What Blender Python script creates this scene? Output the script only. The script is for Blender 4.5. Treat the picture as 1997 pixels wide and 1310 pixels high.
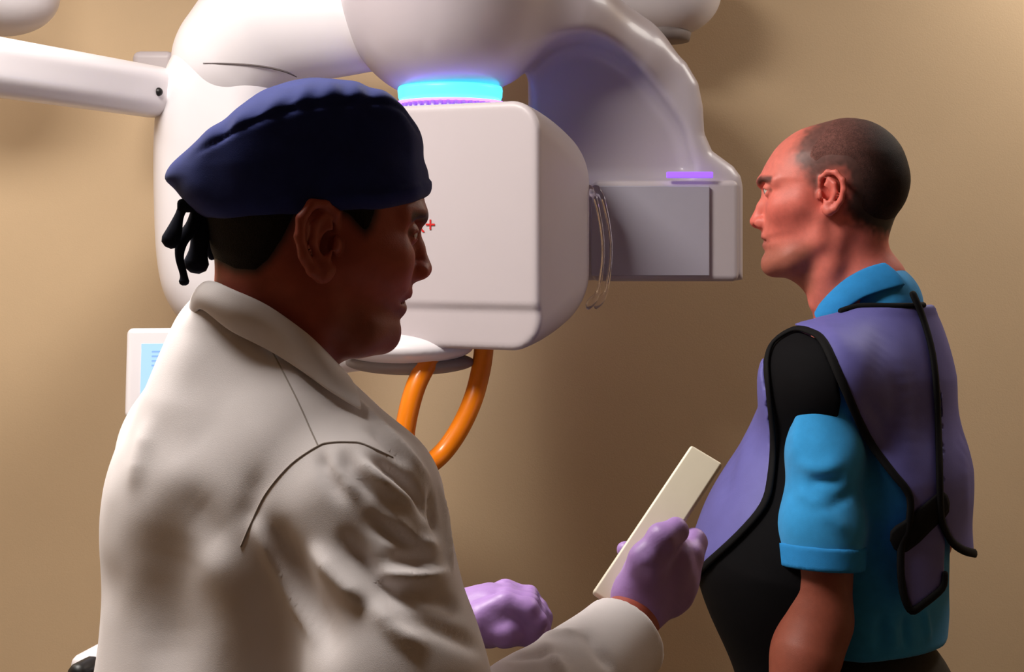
import bpy, bmesh, math, random
import numpy as np
from mathutils import Vector, Matrix

random.seed(4)
np.random.seed(4)
for o in list(bpy.data.objects):
    bpy.data.objects.remove(o, do_unlink=True)
SC = bpy.context.scene
COL = SC.collection

# ------------------------------------------------------------------ camera
FOC, HC, YH, CX = 2800.0, 1.55, 480.0, 998.5     # focal length in px, eye height, horizon row, centre column
cam_d = bpy.data.cameras.new('camera')
cam = bpy.data.objects.new('camera', cam_d)
COL.objects.link(cam)
cam.location = (0, 0, HC)
cam.rotation_euler = (math.pi / 2, 0, 0)
cam_d.sensor_fit = 'HORIZONTAL'
cam_d.sensor_width = 36.0
cam_d.lens = 36.0 * FOC / 1997.0
cam_d.shift_y = -(655.0 - YH) / 1997.0
cam_d.clip_start = 0.05
SC.camera = cam

# ------------------------------------------------------------------ world, light, exposure
W = bpy.data.worlds.new('world')
SC.world = W
W.use_nodes = True
W.node_tree.nodes['Background'].inputs[0].default_value = (0.55, 0.5, 0.46, 1)
W.node_tree.nodes['Background'].inputs[1].default_value = 0.02

def area_light(name, loc, size, energy, col, rot=(0, 0, 0)):
    d = bpy.data.lights.new(name, 'AREA')
    d.shape = 'RECTANGLE'
    d.size, d.size_y = size
    d.energy = energy
    d.color = col
    o = bpy.data.objects.new(name, d)
    o.location = loc
    o.rotation_euler = rot
    COL.objects.link(o)
    return o

CEIL = 2.62
PANELS = [(-0.70, 1.55, 0.6, 0.6, 33), (-1.75, 2.5, 0.6, 0.6, 7), (1.50, 2.78, 0.6, 0.6, 8)]  # second and third panels are unseen lamps added as fill for the walls
for (lx, ly, sx, sy, en) in PANELS:
    area_light('key_and_fill_panel_light', (lx, ly, CEIL - 0.035), (sx, sy), en, (1.0, 0.945, 0.88))
vs = SC.view_settings
vs.view_transform = 'Standard'
vs.look = 'None'
vs.gamma = 1.0
vs.use_curve_mapping = False
vs.exposure = 0.36

# ------------------------------------------------------------------ helpers
def srgb(r, g, b):
    def c(v):
        v = v / 255.0
        return v / 12.92 if v <= 0.04045 else ((v + 0.055) / 1.055) ** 2.4
    return (c(r), c(g), c(b))

def mat(name, col, rough=0.5, noise=0.0, nscale=40.0, bump=0.0, bscale=200.0, attr=False,
        emit=None, estr=0.0, metal=0.0, trans=0.0, ior=1.45, sheen=0.0, sss=0.0, coat=0.0, spec=None):
    m = bpy.data.materials.new(name)
    m.use_nodes = True
    nt = m.node_tree
    b = nt.nodes['Principled BSDF']
    b.inputs['Roughness'].default_value = rough
    b.inputs['Metallic'].default_value = metal
    b.inputs['Transmission Weight'].default_value = trans
    b.inputs['IOR'].default_value = ior
    b.inputs['Sheen Weight'].default_value = sheen
    b.inputs['Coat Weight'].default_value = coat
    if spec is not None:
        b.inputs['Specular IOR Level'].default_value = spec
    if sss:
        b.inputs['Subsurface Weight'].default_value = sss
        b.inputs['Subsurface Radius'].default_value = (1.0, 0.35, 0.2)
        b.inputs['Subsurface Scale'].default_value = 0.006
    src = None
    if attr:
        a = nt.nodes.new('ShaderNodeAttribute')
        a.attribute_name = 'col'
        src = a.outputs['Color']
    tc = nt.nodes.new('ShaderNodeTexCoord')
    if noise > 0:
        n = nt.nodes.new('ShaderNodeTexNoise')
        n.inputs['Scale'].default_value = nscale
        n.inputs['Detail'].default_value = 4
        nt.links.new(tc.outputs['Object'], n.inputs['Vector'])
        mr = nt.nodes.new('ShaderNodeMapRange')
        mr.inputs[1].default_value = 0.3
        mr.inputs[2].default_value = 0.7
        mr.inputs[3].default_value = 1 - noise
        mr.inputs[4].default_value = 1 + noise
        nt.links.new(n.outputs['Fac'], mr.inputs[0])
        vm = nt.nodes.new('ShaderNodeVectorMath')
        vm.operation = 'SCALE'
        if src is not None:
            nt.links.new(src, vm.inputs[0])
        else:
            vm.inputs[0].default_value = col
        nt.links.new(mr.outputs[0], vm.inputs['Scale'])
        src = vm.outputs[0]
    if src is not None:
        nt.links.new(src, b.inputs['Base Color'])
    else:
        b.inputs['Base Color'].default_value = (*col, 1)
    if bump > 0:
        n2 = nt.nodes.new('ShaderNodeTexNoise')
        n2.inputs['Scale'].default_value = bscale
        n2.inputs['Detail'].default_value = 3
        nt.links.new(tc.outputs['Object'], n2.inputs['Vector'])
        bp = nt.nodes.new('ShaderNodeBump')
        bp.inputs['Strength'].default_value = bump
        bp.inputs['Distance'].default_value = 0.002
        nt.links.new(n2.outputs['Fac'], bp.inputs['Height'])
        nt.links.new(bp.outputs[0], b.inputs['Normal'])
    if emit:
        b.inputs['Emission Color'].default_value = (*emit, 1)
        b.inputs['Emission Strength'].default_value = estr
    return m

def tag(o, label=None, cat=None, group=None, kind=None):
    if label: o['label'] = label
    if cat: o['category'] = cat
    if group: o['group'] = group
    if kind: o['kind'] = kind
    return o

def empty(name, loc):
    o = bpy.data.objects.new(name, None)
    o.empty_display_size = 0.1
    o.location = loc
    COL.objects.link(o)
    return o

ROOTLOC = {}
def link(name, me, m, parent=None, smooth=True):
    """mesh in world coordinates -> object, shifted into the frame of its parent"""
    o = bpy.data.objects.new(name, me)
    COL.objects.link(o)
    if m is not None:
        for mm in (m if isinstance(m, (list, tuple)) else [m]):
            me.materials.append(mm)
    if parent is not None:
        o.parent = parent
        q = parent
        off = Vector((0, 0, 0))
        while q is not None:
            off += q.location
            q = q.parent
        me.transform(Matrix.Translation(-off))
    if smooth:
        me.polygons.foreach_set('use_smooth', np.ones(len(me.polygons), dtype=bool))
    return o

def mesh_np(name, V, Q, col=None):
    """V (n,3), Q (m,k) with k = 3 or 4"""
    V = np.asarray(V, dtype=np.float32)
    Q = np.asarray(Q, dtype=np.int32)
    k = Q.shape[1]
    me = bpy.data.meshes.new(name)
    me.vertices.add(len(V))
    me.vertices.foreach_set('co', V.ravel())
    me.loops.add(Q.size)
    me.loops.foreach_set('vertex_index', Q.ravel())
    me.polygons.add(len(Q))
    me.polygons.foreach_set('loop_start', np.arange(0, Q.size, k, dtype=np.int32))
    me.polygons.foreach_set('loop_total', np.full(len(Q), k, dtype=np.int32))
    me.update(calc_edges=True)
    if col is not None:
        a = me.attributes.new('col', 'FLOAT_COLOR', 'POINT')
        c = np.ones((len(V), 4), dtype=np.float32)
        c[:, :3] = col
        a.data.foreach_set('color', c.ravel())
    return me

def P(px, py, Y):
    return np.array([(px - CX) * Y / FOC, Y, HC - (py - YH) * Y / FOC])

def proj(p):
    Y = np.maximum(p[:, 1], 0.2)
    return CX + FOC * p[:, 0] / Y, YH - FOC * (p[:, 2] - HC) / Y, Y

# ---- signed distance fields
def smin(a, b, k):
    h = np.clip(0.5 + 0.5 * (b - a) / k, 0, 1)
    return b + (a - b) * h - k * h * (1 - h)
def smax(a, b, k):
    return -smin(-a, -b, k)
def rotm(rx=0, ry=0, rz=0):
    from mathutils import Euler
    return np.array(Euler((rx, ry, rz)).to_matrix())
def ell(p, c, r, R=None):
    q = p - np.asarray(c, dtype=p.dtype)
    if R is not None:
        q = q @ np.asarray(R, dtype=p.dtype)
    r = np.asarray(r, dtype=p.dtype)
    k0 = np.sqrt(((q / r) ** 2).sum(1)) + 1e-9
    k1 = np.sqrt(((q / (r * r)) ** 2).sum(1)) + 1e-9
    return k0 * (k0 - 1) / k1
def cap(p, a, b, ra, rb):
    a = np.asarray(a, dtype=p.dtype); b = np.asarray(b, dtype=p.dtype)
    ba = b - a
    h = np.clip(((p - a) @ ba) / max(float(ba @ ba), 1e-12), 0, 1)
    q = p - a - h[:, None] * ba
    return np.sqrt((q * q).sum(1)) - (ra + (rb - ra) * h)
def chain(p, pts, rad, k=0.006):
    d = None
    for i in range(len(pts) - 1):
        e = cap(p, pts[i], pts[i + 1], rad[i], rad[i + 1])
        d = e if d is None else smin(d, e, k)
    return d
def rbox(p, c, h, r, R=None):
    q = p - np.asarray(c, dtype=p.dtype)
    if R is not None:
        q = q @ np.asarray(R, dtype=p.dtype)
    q = np.abs(q) - (np.asarray(h, dtype=p.dtype) - r)
    return np.sqrt((np.maximum(q, 0) ** 2).sum(1)) + np.minimum(q.max(1), 0) - r
def poly2(x, z, pts):
    """signed distance to a polygon, negative inside"""
    pts = np.asarray(pts, dtype=np.float64)
    n = len(pts)
    d = np.full(x.shape, 1e9)
    s = np.ones(x.shape)
    for i in range(n):
        a = pts[i]; b = pts[i - 1]
        ex, ez = b - a
        wx = x - a[0]; wz = z - a[1]
        t = np.clip((wx * ex + wz * ez) / max(ex * ex + ez * ez, 1e-12), 0, 1)
        qx = wx - ex * t; qz = wz - ez * t
        d = np.minimum(d, qx * qx + qz * qz)
        c1 = z >= a[1]; c2 = z < b[1]; c3 = ex * wz > ez * wx
        flip = (c1 & c2 & c3) | (~c1 & ~c2 & ~c3)
        s = np.where(flip, -s, s)
    return s * np.sqrt(d)
def fastpoly(pts, step):
    """the same field, sampled once on a raster and looked up"""
    pts = np.asarray(pts, dtype=np.float64)
    lo = pts.min(0) - 30 * step; hi = pts.max(0) + 30 * step
    nx, nz = (np.ceil((hi - lo) / step).astype(int) + 2)
    gx, gz = np.meshgrid(lo[0] + np.arange(nx) * step, lo[1] + np.arange(nz) * step, indexing='ij')
    G = poly2(gx.ravel(), gz.ravel(), pts).reshape(nx, nz)
    def f(x, z):
        u = (x - lo[0]) / step; v = (z - lo[1]) / step
        uc = np.clip(u, 0, nx - 1.001); vc = np.clip(v, 0, nz - 1.001)
        i = uc.astype(np.int32); j = vc.astype(np.int32)
        fu = uc - i; fv = vc - j
        r = (G[i, j] * (1 - fu) + G[i + 1, j] * fu) * (1 - fv) + (G[i, j + 1] * (1 - fu) + G[i + 1, j + 1] * fu) * fv
        return r + (np.abs(u - uc) + np.abs(v - vc)) * step
    return f
def spline(pts, n=6, closed=True):
    pts = np.asarray(pts, dtype=np.float64)
    m = len(pts)
    out = []
    rng = range(m if closed else m - 1)
    for i in rng:
        if closed:
            p0, p1, p2, p3 = pts[i - 1], pts[i], pts[(i + 1) % m], pts[(i + 2) % m]
        else:
            p0, p1, p2, p3 = pts[max(i - 1, 0)], pts[i], pts[i + 1], pts[min(i + 2, m - 1)]
        for j in range(n):
            t = j / n
            out.append(0.5 * ((2 * p1) + (-p0 + p2) * t + (2 * p0 - 5 * p1 + 4 * p2 - p3) * t * t
                              + (-p0 + 3 * p1 - 3 * p2 + p3) * t ** 3))
    if not closed:
        out.append(pts[-1])
    return np.array(out)

def nets(F, lo, hi, h, newton=2, smooth=0):
    """surface nets of the field F in a box, cell size h, only blocks near the surface are sampled"""
    lo = np.asarray(lo, dtype=np.float64); hi = np.asarray(hi, dtype=np.float64)
    B = 8
    nb = np.maximum(np.ceil((hi - lo) / (h * B)).astype(int), 1)
    n = nb * B
    bc = np.stack(np.meshgrid(*[np.arange(k) for k in nb], indexing='ij'), -1).reshape(-1, 3)
    cen = lo + (bc + 0.5) * (B * h) - 0.5 * h
    dv = F(cen)
    act = np.abs(dv) < B * h * 1.25
    vals = np.repeat(np.repeat(np.repeat(dv.reshape(nb), B, 0), B, 1), B, 2).astype(np.float32)
    off = np.stack(np.meshgrid(*[np.arange(B)] * 3, indexing='ij'), -1).reshape(-1, 3)
    ab = bc[act]
    step = 400
    for s in range(0, len(ab), step):
        ids = (ab[s:s + step, None, :] * B + off[None]).reshape(-1, 3)
        vals[ids[:, 0], ids[:, 1], ids[:, 2]] = F(lo + ids * h)
    ins = vals < 0
    c = ins[:-1, :-1, :-1].astype(np.int8)
    tot = np.zeros_like(c)
    for dx in (0, 1):
        for dy in (0, 1):
            for dz in (0, 1):
                tot += ins[dx:n[0] - 1 + dx, dy:n[1] - 1 + dy, dz:n[2] - 1 + dz]
    mix = (tot > 0) & (tot < 8)
    cells = np.argwhere(mix)
    idx = np.full(mix.shape, -1, dtype=np.int32)
    idx[mix] = np.arange(len(cells))
    acc = np.zeros((len(cells), 3)); cnt = np.zeros(len(cells))
    corners = [(a, b, d) for a in (0, 1) for b in (0, 1) for d in (0, 1)]
    for ca in corners:
        for ax in range(3):
            if ca[ax]: continue
            cb = list(ca); cb[ax] = 1
            va = vals[cells[:, 0] + ca[0], cells[:, 1] + ca[1], cells[:, 2] + ca[2]]
            vb = vals[cells[:, 0] + cb[0], cells[:, 1] + cb[1], cells[:, 2] + cb[2]]
            x = (va < 0) != (vb < 0)
            t = np.where(x, va / np.where(x, va - vb, 1), 0)
            q = np.tile(np.array(ca, dtype=np.float64), (len(cells), 1))
            q[:, ax] += t
            acc[x] += q[x]; cnt[x] += 1
    V = lo + (cells + acc / cnt[:, None]) * h
    quads = []
    for ax in range(3):
        sl_a = [slice(None)] * 3; sl_b = [slice(None)] * 3
        sl_a[ax] = slice(0, -1); sl_b[ax] = slice(1, None)
        A = ins[tuple(sl_a)]; Bm = ins[tuple(sl_b)]
        e = np.argwhere(A != Bm)
        u, v = (ax + 1) % 3, (ax + 2) % 3
        ok = (e[:, u] > 0) & (e[:, v] > 0) & (e[:, u] < n[u] - 1) & (e[:, v] < n[v] - 1)
        e = e[ok]
        sgn = A[e[:, 0], e[:, 1], e[:, 2]]
        def at(du, dv):
            q = e.copy(); q[:, u] -= du; q[:, v] -= dv
            return idx[q[:, 0], q[:, 1], q[:, 2]]
        q = np.stack([at(1, 1), at(0, 1), at(0, 0), at(1, 0)], 1)
        q[~sgn] = q[~sgn][:, ::-1]
        quads.append(q)
    Q = np.concatenate(quads)
    Q = Q[(Q >= 0).all(1)]
    for _ in range(smooth):
        V = laplace(V, Q)
    for _ in range(newton):
        g, d = grad(F, V, h * 0.35)
        gl = (g * g).sum(1)
        stp = np.clip(d / np.maximum(np.sqrt(gl), 0.2), -h, h)
        V = V - g / np.sqrt(gl + 1e-9)[:, None] * stp[:, None]
    return V, Q

def grad(F, V, e):
    d = F(V)
    g = np.zeros_like(V)
    for ax in range(3):
        q = V.copy(); q[:, ax] += e
        g[:, ax] = (F(q) - d) / e
    return g, d

def laplace(V, Q, w=0.5):
    acc = np.zeros_like(V); cnt = np.zeros(len(V))
    for i in range(4):
        a = Q[:, i]; b = Q[:, (i + 1) % 4]
        for ax in range(3):
            acc[:, ax] += np.bincount(a, V[b, ax], len(V)) + np.bincount(b, V[a, ax], len(V))
        cnt += np.bincount(a, minlength=len(V)) + np.bincount(b, minlength=len(V))
    return V + w * (acc / np.maximum(cnt, 1)[:, None] - V)

def vnormals(V, Q):
    a = V[Q[:, 2]] - V[Q[:, 0]]; b = V[Q[:, 3]] - V[Q[:, 1]]
    fn = np.cross(a, b)
    N = np.zeros_like(V)
    for i in range(4):
        for ax in range(3):
            N[:, ax] += np.bincount(Q[:, i], fn[:, ax], len(V))
    return N / (np.linalg.norm(N, axis=1)[:, None] + 1e-12)

def segdist(V, pts):
    d = np.full(len(V), 1e9)
    for i in range(len(pts) - 1):
        d = np.minimum(d, cap(V, pts[i], pts[i + 1], 0, 0))
    return d

def march(F, px, py, y0=0.8, y1=3.2, e=0.0):
    """first point of the field along the line of sight through a picture point"""
    px = np.atleast_1d(np.asarray(px, dtype=np.float64)); py = np.atleast_1d(np.asarray(py, dtype=np.float64))
    dr = np.stack([(px - CX) / FOC, np.ones_like(px), -(py - YH) / FOC], 1)
    o = np.array([0, 0, HC])
    t = np.full(len(px), y0)
    ln = np.linalg.norm(dr, axis=1)
    best = np.full(len(px), 1e9); tb = t.copy()
    for _ in range(160):
        d = F(o + dr * t[:, None]) - e
        up = d < best
        best = np.where(up, d, best); tb = np.where(up, t, tb)
        t = np.where(d > 0.0004, t + np.clip(d, 0.0003, 0.05) * 0.7 / ln, t)
        t = np.minimum(t, y1)
    hit = best < 0.002
    return o + dr * tb[:, None], hit

def tube(name, pts, rad, m, parent=None, seg=10, flat=None, n=6, ends=True):
    """tube along a smooth path; rad a number or a list; flat = (normal, factor) squashes the section"""
    pts = np.asarray(pts, dtype=np.float64)
    rad = np.full(len(pts), rad) if np.isscalar(rad) else np.asarray(rad, dtype=np.float64)
    pr = spline(np.column_stack([pts, rad]), n, closed=False) if n > 1 else np.column_stack([pts, rad])
    C, Rr = pr[:, :3], pr[:, 3]
    if ends:
        t0 = C[0] - C[1]; t0 /= np.linalg.norm(t0) + 1e-9
        t1 = C[-1] - C[-2]; t1 /= np.linalg.norm(t1) + 1e-9
        C = np.vstack([C[0] + t0 * Rr[0] * .8, C[0] + t0 * Rr[0] * .5, C, C[-1] + t1 * Rr[-1] * .5, C[-1] + t1 * Rr[-1] * .8])
        Rr = np.concatenate([[Rr[0] * .35, Rr[0] * .85], Rr, [Rr[-1] * .85, Rr[-1] * .35]])
    T = np.gradient(C, axis=0)
    T /= np.linalg.norm(T, axis=1)[:, None] + 1e-12
    up = np.array([0, 0, 1.0])
    if abs(T[0] @ up) > .9: up = np.array([0, 1.0, 0])
    V = []
    x = np.cross(T[0], up); x /= np.linalg.norm(x)
    for i in range(len(C)):
        x = x - T[i] * (x @ T[i]); x /= np.linalg.norm(x) + 1e-12
        y = np.cross(T[i], x)
        for s in range(seg):
            a = 2 * math.pi * s / seg
            q = (math.cos(a) * x + math.sin(a) * y) * Rr[i]
            if flat is not None:
                nn = flat[0][i] if np.ndim(flat[0]) == 2 else np.asarray(flat[0])
                nn = nn / np.linalg.norm(nn)
                q = q - nn * (q @ nn) * (1 - flat[1])
            V.append(C[i] + q)
    L = len(C)
    F = []
    for i in range(L - 1):
        for s in range(seg):
            a = i * seg + s; b = i * seg + (s + 1) % seg
            F.append((a, b, b + seg, a + seg))
    F.append(tuple(reversed(range(seg))))
    F.append(tuple(range((L - 1) * seg, L * seg)))
    me = bpy.data.meshes.new(name)
    me.from_pydata([tuple(v) for v in V], [], F)
    return link(name, me, m, parent)

def bevel_box(name, c, h, r, m, parent=None, R=None, seg=3):
    bm = bmesh.new()
    bmesh.ops.create_cube(bm, size=1)
    for v in bm.verts:
        v.co = Vector((v.co.x * 2 * h[0], v.co.y * 2 * h[1], v.co.z * 2 * h[2]))
    if r > 0:
        bmesh.ops.bevel(bm, geom=bm.edges[:], offset=r, segments=seg, profile=0.5, affect='EDGES')
    M = Matrix.Translation(Vector(c))
    if R is not None:
        M = M @ Matrix([list(x) for x in R]).to_4x4()
    bm.transform(M)
    me = bpy.data.meshes.new(name)
    bm.to_mesh(me); bm.free()
    o = link(name, me, m, parent)
    for p in me.polygons: p.use_smooth = False
    if r > 0:
        mod = o.modifiers.new('wn', 'WEIGHTED_NORMAL')
        for p in me.polygons: p.use_smooth = True
    return o

def sdf_obj(name, F, lo, hi, h, m, parent=None, smooth=0, newton=2, colfn=None, post=None):
    V, Q = nets(F, lo, hi, h, newton, smooth)
    if post is not None:
        V = post(V, Q)
    c = colfn(V) if colfn is not None else None
    me = mesh_np(name, V, Q, c)
    return link(name, me, m, parent)

# ------------------------------------------------------------------ materials
M = {}
M['wall'] = mat('tan_wall_paint', srgb(214, 186, 150), 0.75, noise=0.03, nscale=3, bump=0.12, bscale=350)
M['ceil'] = mat('ceiling_tile', srgb(190, 184, 176), 0.9, noise=0.05, nscale=90, bump=0.3, bscale=300)
M['floor'] = mat('vinyl_floor', srgb(84, 70, 58), 0.45, noise=0.12, nscale=12)
M['base'] = mat('brown_baseboard', srgb(70, 52, 40), 0.5, noise=0.05)
M['white'] = mat('glossy_white_plastic', srgb(228, 222, 226), 0.32, noise=0.015, nscale=6, coat=0.15)
M['white2'] = mat('satin_white_plastic_shaded', srgb(192, 182, 186), 0.42, noise=0.015, nscale=6)  # white plastic greyed: the sensor box's dimmer lighting is put into the base colour
M['armw'] = mat('arm_plastic_shaded', srgb(196, 186, 193), 0.32, noise=0.015, nscale=6, coat=0.15)  # darker copy of the glossy white; the wing's shade is put into the colour
M['greyp'] = mat('grey_plastic', srgb(140, 130, 128), 0.5, noise=0.03)
M['detector'] = mat('detector_cover', srgb(176, 172, 186), 0.35, noise=0.01)
M['dark'] = mat('black_plastic', srgb(20, 18, 18), 0.45, noise=0.05)
M['seamgrey'] = mat('panel_gap', srgb(96, 86, 86), 0.7, noise=0.03)
M['orange'] = mat('orange_plastic', srgb(238, 128, 10), 0.35, noise=0.03, coat=0.2)
M['ring'] = mat('blue_light_ring', (0.05, 0.6, 0.9), 0.4, emit=(0.06, 0.62, 1.0), estr=1.6)
M['violet'] = mat('violet_led', (0.3, 0.1, 0.8), 0.4, emit=(0.30, 0.10, 1.0), estr=4.0)
M['violet2'] = mat('violet_led_strip', (0.3, 0.1, 0.8), 0.4, emit=(0.22, 0.09, 0.75), estr=1.1)
M['clear'] = mat('clear_plastic', (0.95, 0.93, 0.96), 0.05, trans=1.0, ior=1.3)
M['screen'] = mat('screen_glow', (0.1, 0.2, 0.4), 0.3, emit=srgb(160, 190, 250), estr=0.9)
M['screenln'] = mat('screen_lines', (0.1, 0.2, 0.4), 0.3, emit=srgb(120, 150, 225), estr=0.8)
M['red'] = mat('red_print', srgb(200, 30, 30), 0.5, noise=0.02)
M['skin'] = mat('skin', (0.5, 0.2, 0.13), 0.5, attr=True, noise=0.06, nscale=120, bump=0.12, bscale=700, sss=0.12)
M['eye'] = mat('eyeball', (0.7, 0.66, 0.62), 0.15, attr=True)
M['hair'] = mat('short_hair', (0.02, 0.015, 0.012), 0.6, attr=True, noise=0.35, nscale=500, bump=0.6, bscale=900, spec=0.15)
M['navy'] = mat('navy_cotton', srgb(30, 42, 108), 0.85, noise=0.08, nscale=60, bump=0.15, bscale=1500, sheen=0.1, spec=0.2)
M['navytie'] = mat('navy_cotton_tie', srgb(16, 18, 34), 0.85, noise=0.08, nscale=60, spec=0.2)
M['coat'] = mat('white_coat_cotton', srgb(236, 229, 230), 0.85, noise=0.025, nscale=25, bump=0.12, bscale=1400, sheen=0.1, spec=0.25)
M['coatseam'] = mat('coat_seam_thread', srgb(168, 158, 152), 0.9, noise=0.05)
M['glove'] = mat('violet_nitrile', srgb(166, 130, 194), 0.45, noise=0.05, nscale=60, bump=0.1, bscale=300)
M['polo'] = mat('blue_polo_pique', srgb(52, 150, 214), 0.85, noise=0.05, nscale=70, bump=0.25, bscale=1600, sheen=0.15, spec=0.2)
M['polotrim'] = mat('blue_polo_rib', srgb(46, 138, 206), 0.85, noise=0.05, nscale=90, bump=0.3, bscale=1800, spec=0.2)
M['apron'] = mat('violet_apron_nylon', srgb(102, 99, 170), 0.6, noise=0.05, nscale=30, bump=0.12, bscale=900)
M['binding'] = mat('black_binding', srgb(14, 13, 15), 0.8, noise=0.1, spec=0.2)
M['lining'] = mat('black_lining', srgb(10, 9, 12), 0.85, noise=0.1, spec=0.15)
M['trouser'] = mat('dark_olive_twill', srgb(52, 46, 38), 0.85, noise=0.1, nscale=120)
M['navypants'] = mat('navy_scrub_trousers', srgb(26, 32, 58), 0.85, noise=0.1, nscale=120)
M['shoe'] = mat('black_leather', srgb(22, 20, 20), 0.4, noise=0.1)
M['slab'] = mat('cream_slab_plastic', srgb(232, 222, 200), 0.4, noise=0.02)
M['diffuser'] = mat('light_diffuser', (0.9, 0.9, 0.88), 0.5, emit=(1.0, 0.94, 0.86), estr=2.0)

# ------------------------------------------------------------------ room
def slab(name, c, h, m, kind='structure'):
    o = bevel_box(name, c, h, 0.0, m)
    return tag(o, kind=kind)
XL, XR, YF, YB = -2.5, 2.8, -3.6, 3.15
xm, ym = (XL + XR) / 2, (YF + YB) / 2
hx, hy = (XR - XL) / 2, (YB - YF) / 2
slab('floor', (xm, ym, -0.05), (hx, hy, 0.05), M['floor'])
slab('ceiling', (xm, ym, CEIL + 0.05), (hx, hy, 0.05), M['ceil'])
slab('wall_back', (xm, YB + 0.05, CEIL / 2), (hx, 0.05, CEIL / 2), M['wall'])
slab('wall_front', (xm, YF - 0.05, CEIL / 2), (hx, 0.05, CEIL / 2), M['wall'])
slab('wall_left', (XL - 0.05, ym, CEIL / 2), (0.05, hy, CEIL / 2), M['wall'])
slab('wall_right', (XR + 0.05, ym, CEIL / 2), (0.05, hy, CEIL / 2), M['wall'])
slab('baseboard_back', (xm, YB - 0.008, 0.05), (hx, 0.008, 0.05), M['base'])
LBL = ['ceiling light panel between the two men', 'added fill light panel above the side beam on the left',
       'added fill light panel on the side of the man in the apron']
for i, (lx, ly, sx, sy, en) in enumerate(PANELS):
    r = empty('key_and_fill_ceiling_light', (lx, ly, CEIL))
    tag(r, LBL[i], 'ceiling light')
    bevel_box('diffuser', (lx, ly, CEIL - 0.012), (sx / 2, sy / 2, 0.006), 0.002, M['diffuser'], r)
    for s in (-1, 1):
        bevel_box('frame_bar', (lx + s * (sx / 2 + 0.015), ly, CEIL - 0.012), (0.015, sy / 2 + 0.03, 0.012), 0.003, M['white2'], r)
        bevel_box('frame_bar', (lx, ly + s * (sy / 2 + 0.015), CEIL - 0.012), (sx / 2, 0.015, 0.012), 0.003, M['white2'], r)

# ------------------------------------------------------------------ x-ray machine
DM = 2.55
machine = empty('panoramic_xray_machine', (P(440, 600, 2.75)[0], 2.80, 0))
tag(machine, 'white dental panoramic x-ray machine with glowing blue ring standing against the tan wall', 'x-ray machine')

def px_poly(pts, Y):
    a = np.array([P(x, y, Y) for x, y in pts])
    return a[:, [0, 2]]
def prism(p, poly, y0, y1, r):
    """polygon in the x-z plane, extruded y0..y1, edges rounded by r"""
    d2 = poly(p[:, 0], p[:, 2]) + r
    dy = np.abs(p[:, 1] - (y0 + y1) / 2) - (y1 - y0) / 2 + r
    return np.sqrt(np.maximum(d2, 0) ** 2 + np.maximum(dy, 0) ** 2) + np.minimum(np.maximum(d2, dy), 0) - r

# column with its rounded head
YC = 2.72
col_poly = px_poly(spline([(400, 30), (352, 92), (318, 170), (306, 270), (307, 420), (314, 520), (332, 585), (372, 634),
                           (430, 640), (500, 600), (530, 480), (545, 320), (560, 200), (575, 100), (520, 30)], 5), YC)
col_poly = fastpoly(col_poly, 0.002)
def F_col(p):
    d = prism(p, col_poly, YC - 0.10, YC + 0.13, 0.085)
    return d
sdf_obj('column_head', F_col, (-0.75, 2.5, 1.32), (-0.3, 2.95, 2.05), 0.006, M['white'], machine, smooth=2)
# upper arm: from the column towards the hub, a gooseneck
def F_arm(p):
    pts = [P(455, 120, 2.72), P(520, 50, 2.70), P(640, 44, 2.68), P(800, 36, 2.66)]
    d = chain(p, pts, [0.115, 0.108, 0.082, 0.085], 0.07)
    e = rbox(p, P(640, 84, 2.70), (0.12, 0.055, 0.032), 0.02)
    return smin(d, e, 0.05)
sdf_obj('upper_arm', F_arm, (-0.72, 2.45, 1.7), (0.05, 2.95, 2.2), 0.007, M['white'], machine, smooth=3)
# seam between column and arm
sp = [march(lambda p: smin(F_col(p), F_arm(p), 0.02), x, y)[0][0] for x, y in
      [(396, 123), (440, 124), (490, 127), (530, 133), (560, 141), (578, 150)]]
tube('panel_gap', sp, [0.0006, 0.0016, 0.002, 0.002, 0.002, 0.001], M['seamgrey'], machine, seg=6)
# lower column and foot
bevel_box('column_post', P(440, 500, 2.86) * [1, 1, 0] + [0, 0, 0.86], (0.085, 0.07, 0.84), 0.02, M['white2'], machine)
bevel_box('column_base', (P(440, 500, 2.8)[0], 2.78, 0.025), (0.22, 0.24, 0.024), 0.02, M['greyp'], machine)
bevel_box('wall_bracket', P(328, 160, 3.0), (0.042, 0.135, 0.048), 0.015, M['white2'], machine)

# overhead hub flowing into the detector wing
HUBC = P(875, 60, 2.60)
wing_poly = px_poly([(1030, 217), (1030, 60), (1080, -40), (1150, -10), (1200, 36), (1290, 92), (1335, 126), (1358, 165), (1367, 210),
                     (1370, 262), (1385, 296), (1426, 326), (1440, 345), (1444, 365), (1444, 546), (1060, 546)], 2.80)
wing_poly = fastpoly(wing_poly, 0.002)
hollow = fastpoly(px_poly(spline([(1010, 190), (1052, 118), (1110, 86), (1170, 88), (1240, 130), (1320, 225), (1345, 290), (1340, 345), (1200, 352), (1010, 352)], 4), 2.74), 0.002)
def F_hub(p):
    d = ell(p, P(868, 22, 2.62), (0.178, 0.20, 0.165))
    t = ell(p, P(868, -50, 2.62), (0.19, 0.22, 0.13))
    d = smin(d, t, 0.05)
    arm = chain(p, [P(930, 10, 2.64), P(1080, 32, 2.70), P(1215, 108, 2.78)], [0.115, 0.10, 0.08], 0.05)
    d = smin(d, arm, 0.06)
    w = prism(p, wing_poly, 2.745, 2.845, 0.03)
    d = smin(d, w, 0.05)
    # hollow on the inner face of the wing
    d = smax(d, -prism(p, hollow, 2.3, 2.785, 0.03), 0.02)
    return d
sdf_obj('rotating_arm', F_hub, (-0.38, 2.30, 1.45), (0.52, 3.0, 2.2), 0.0065, M['armw'], machine, smooth=3)
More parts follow.
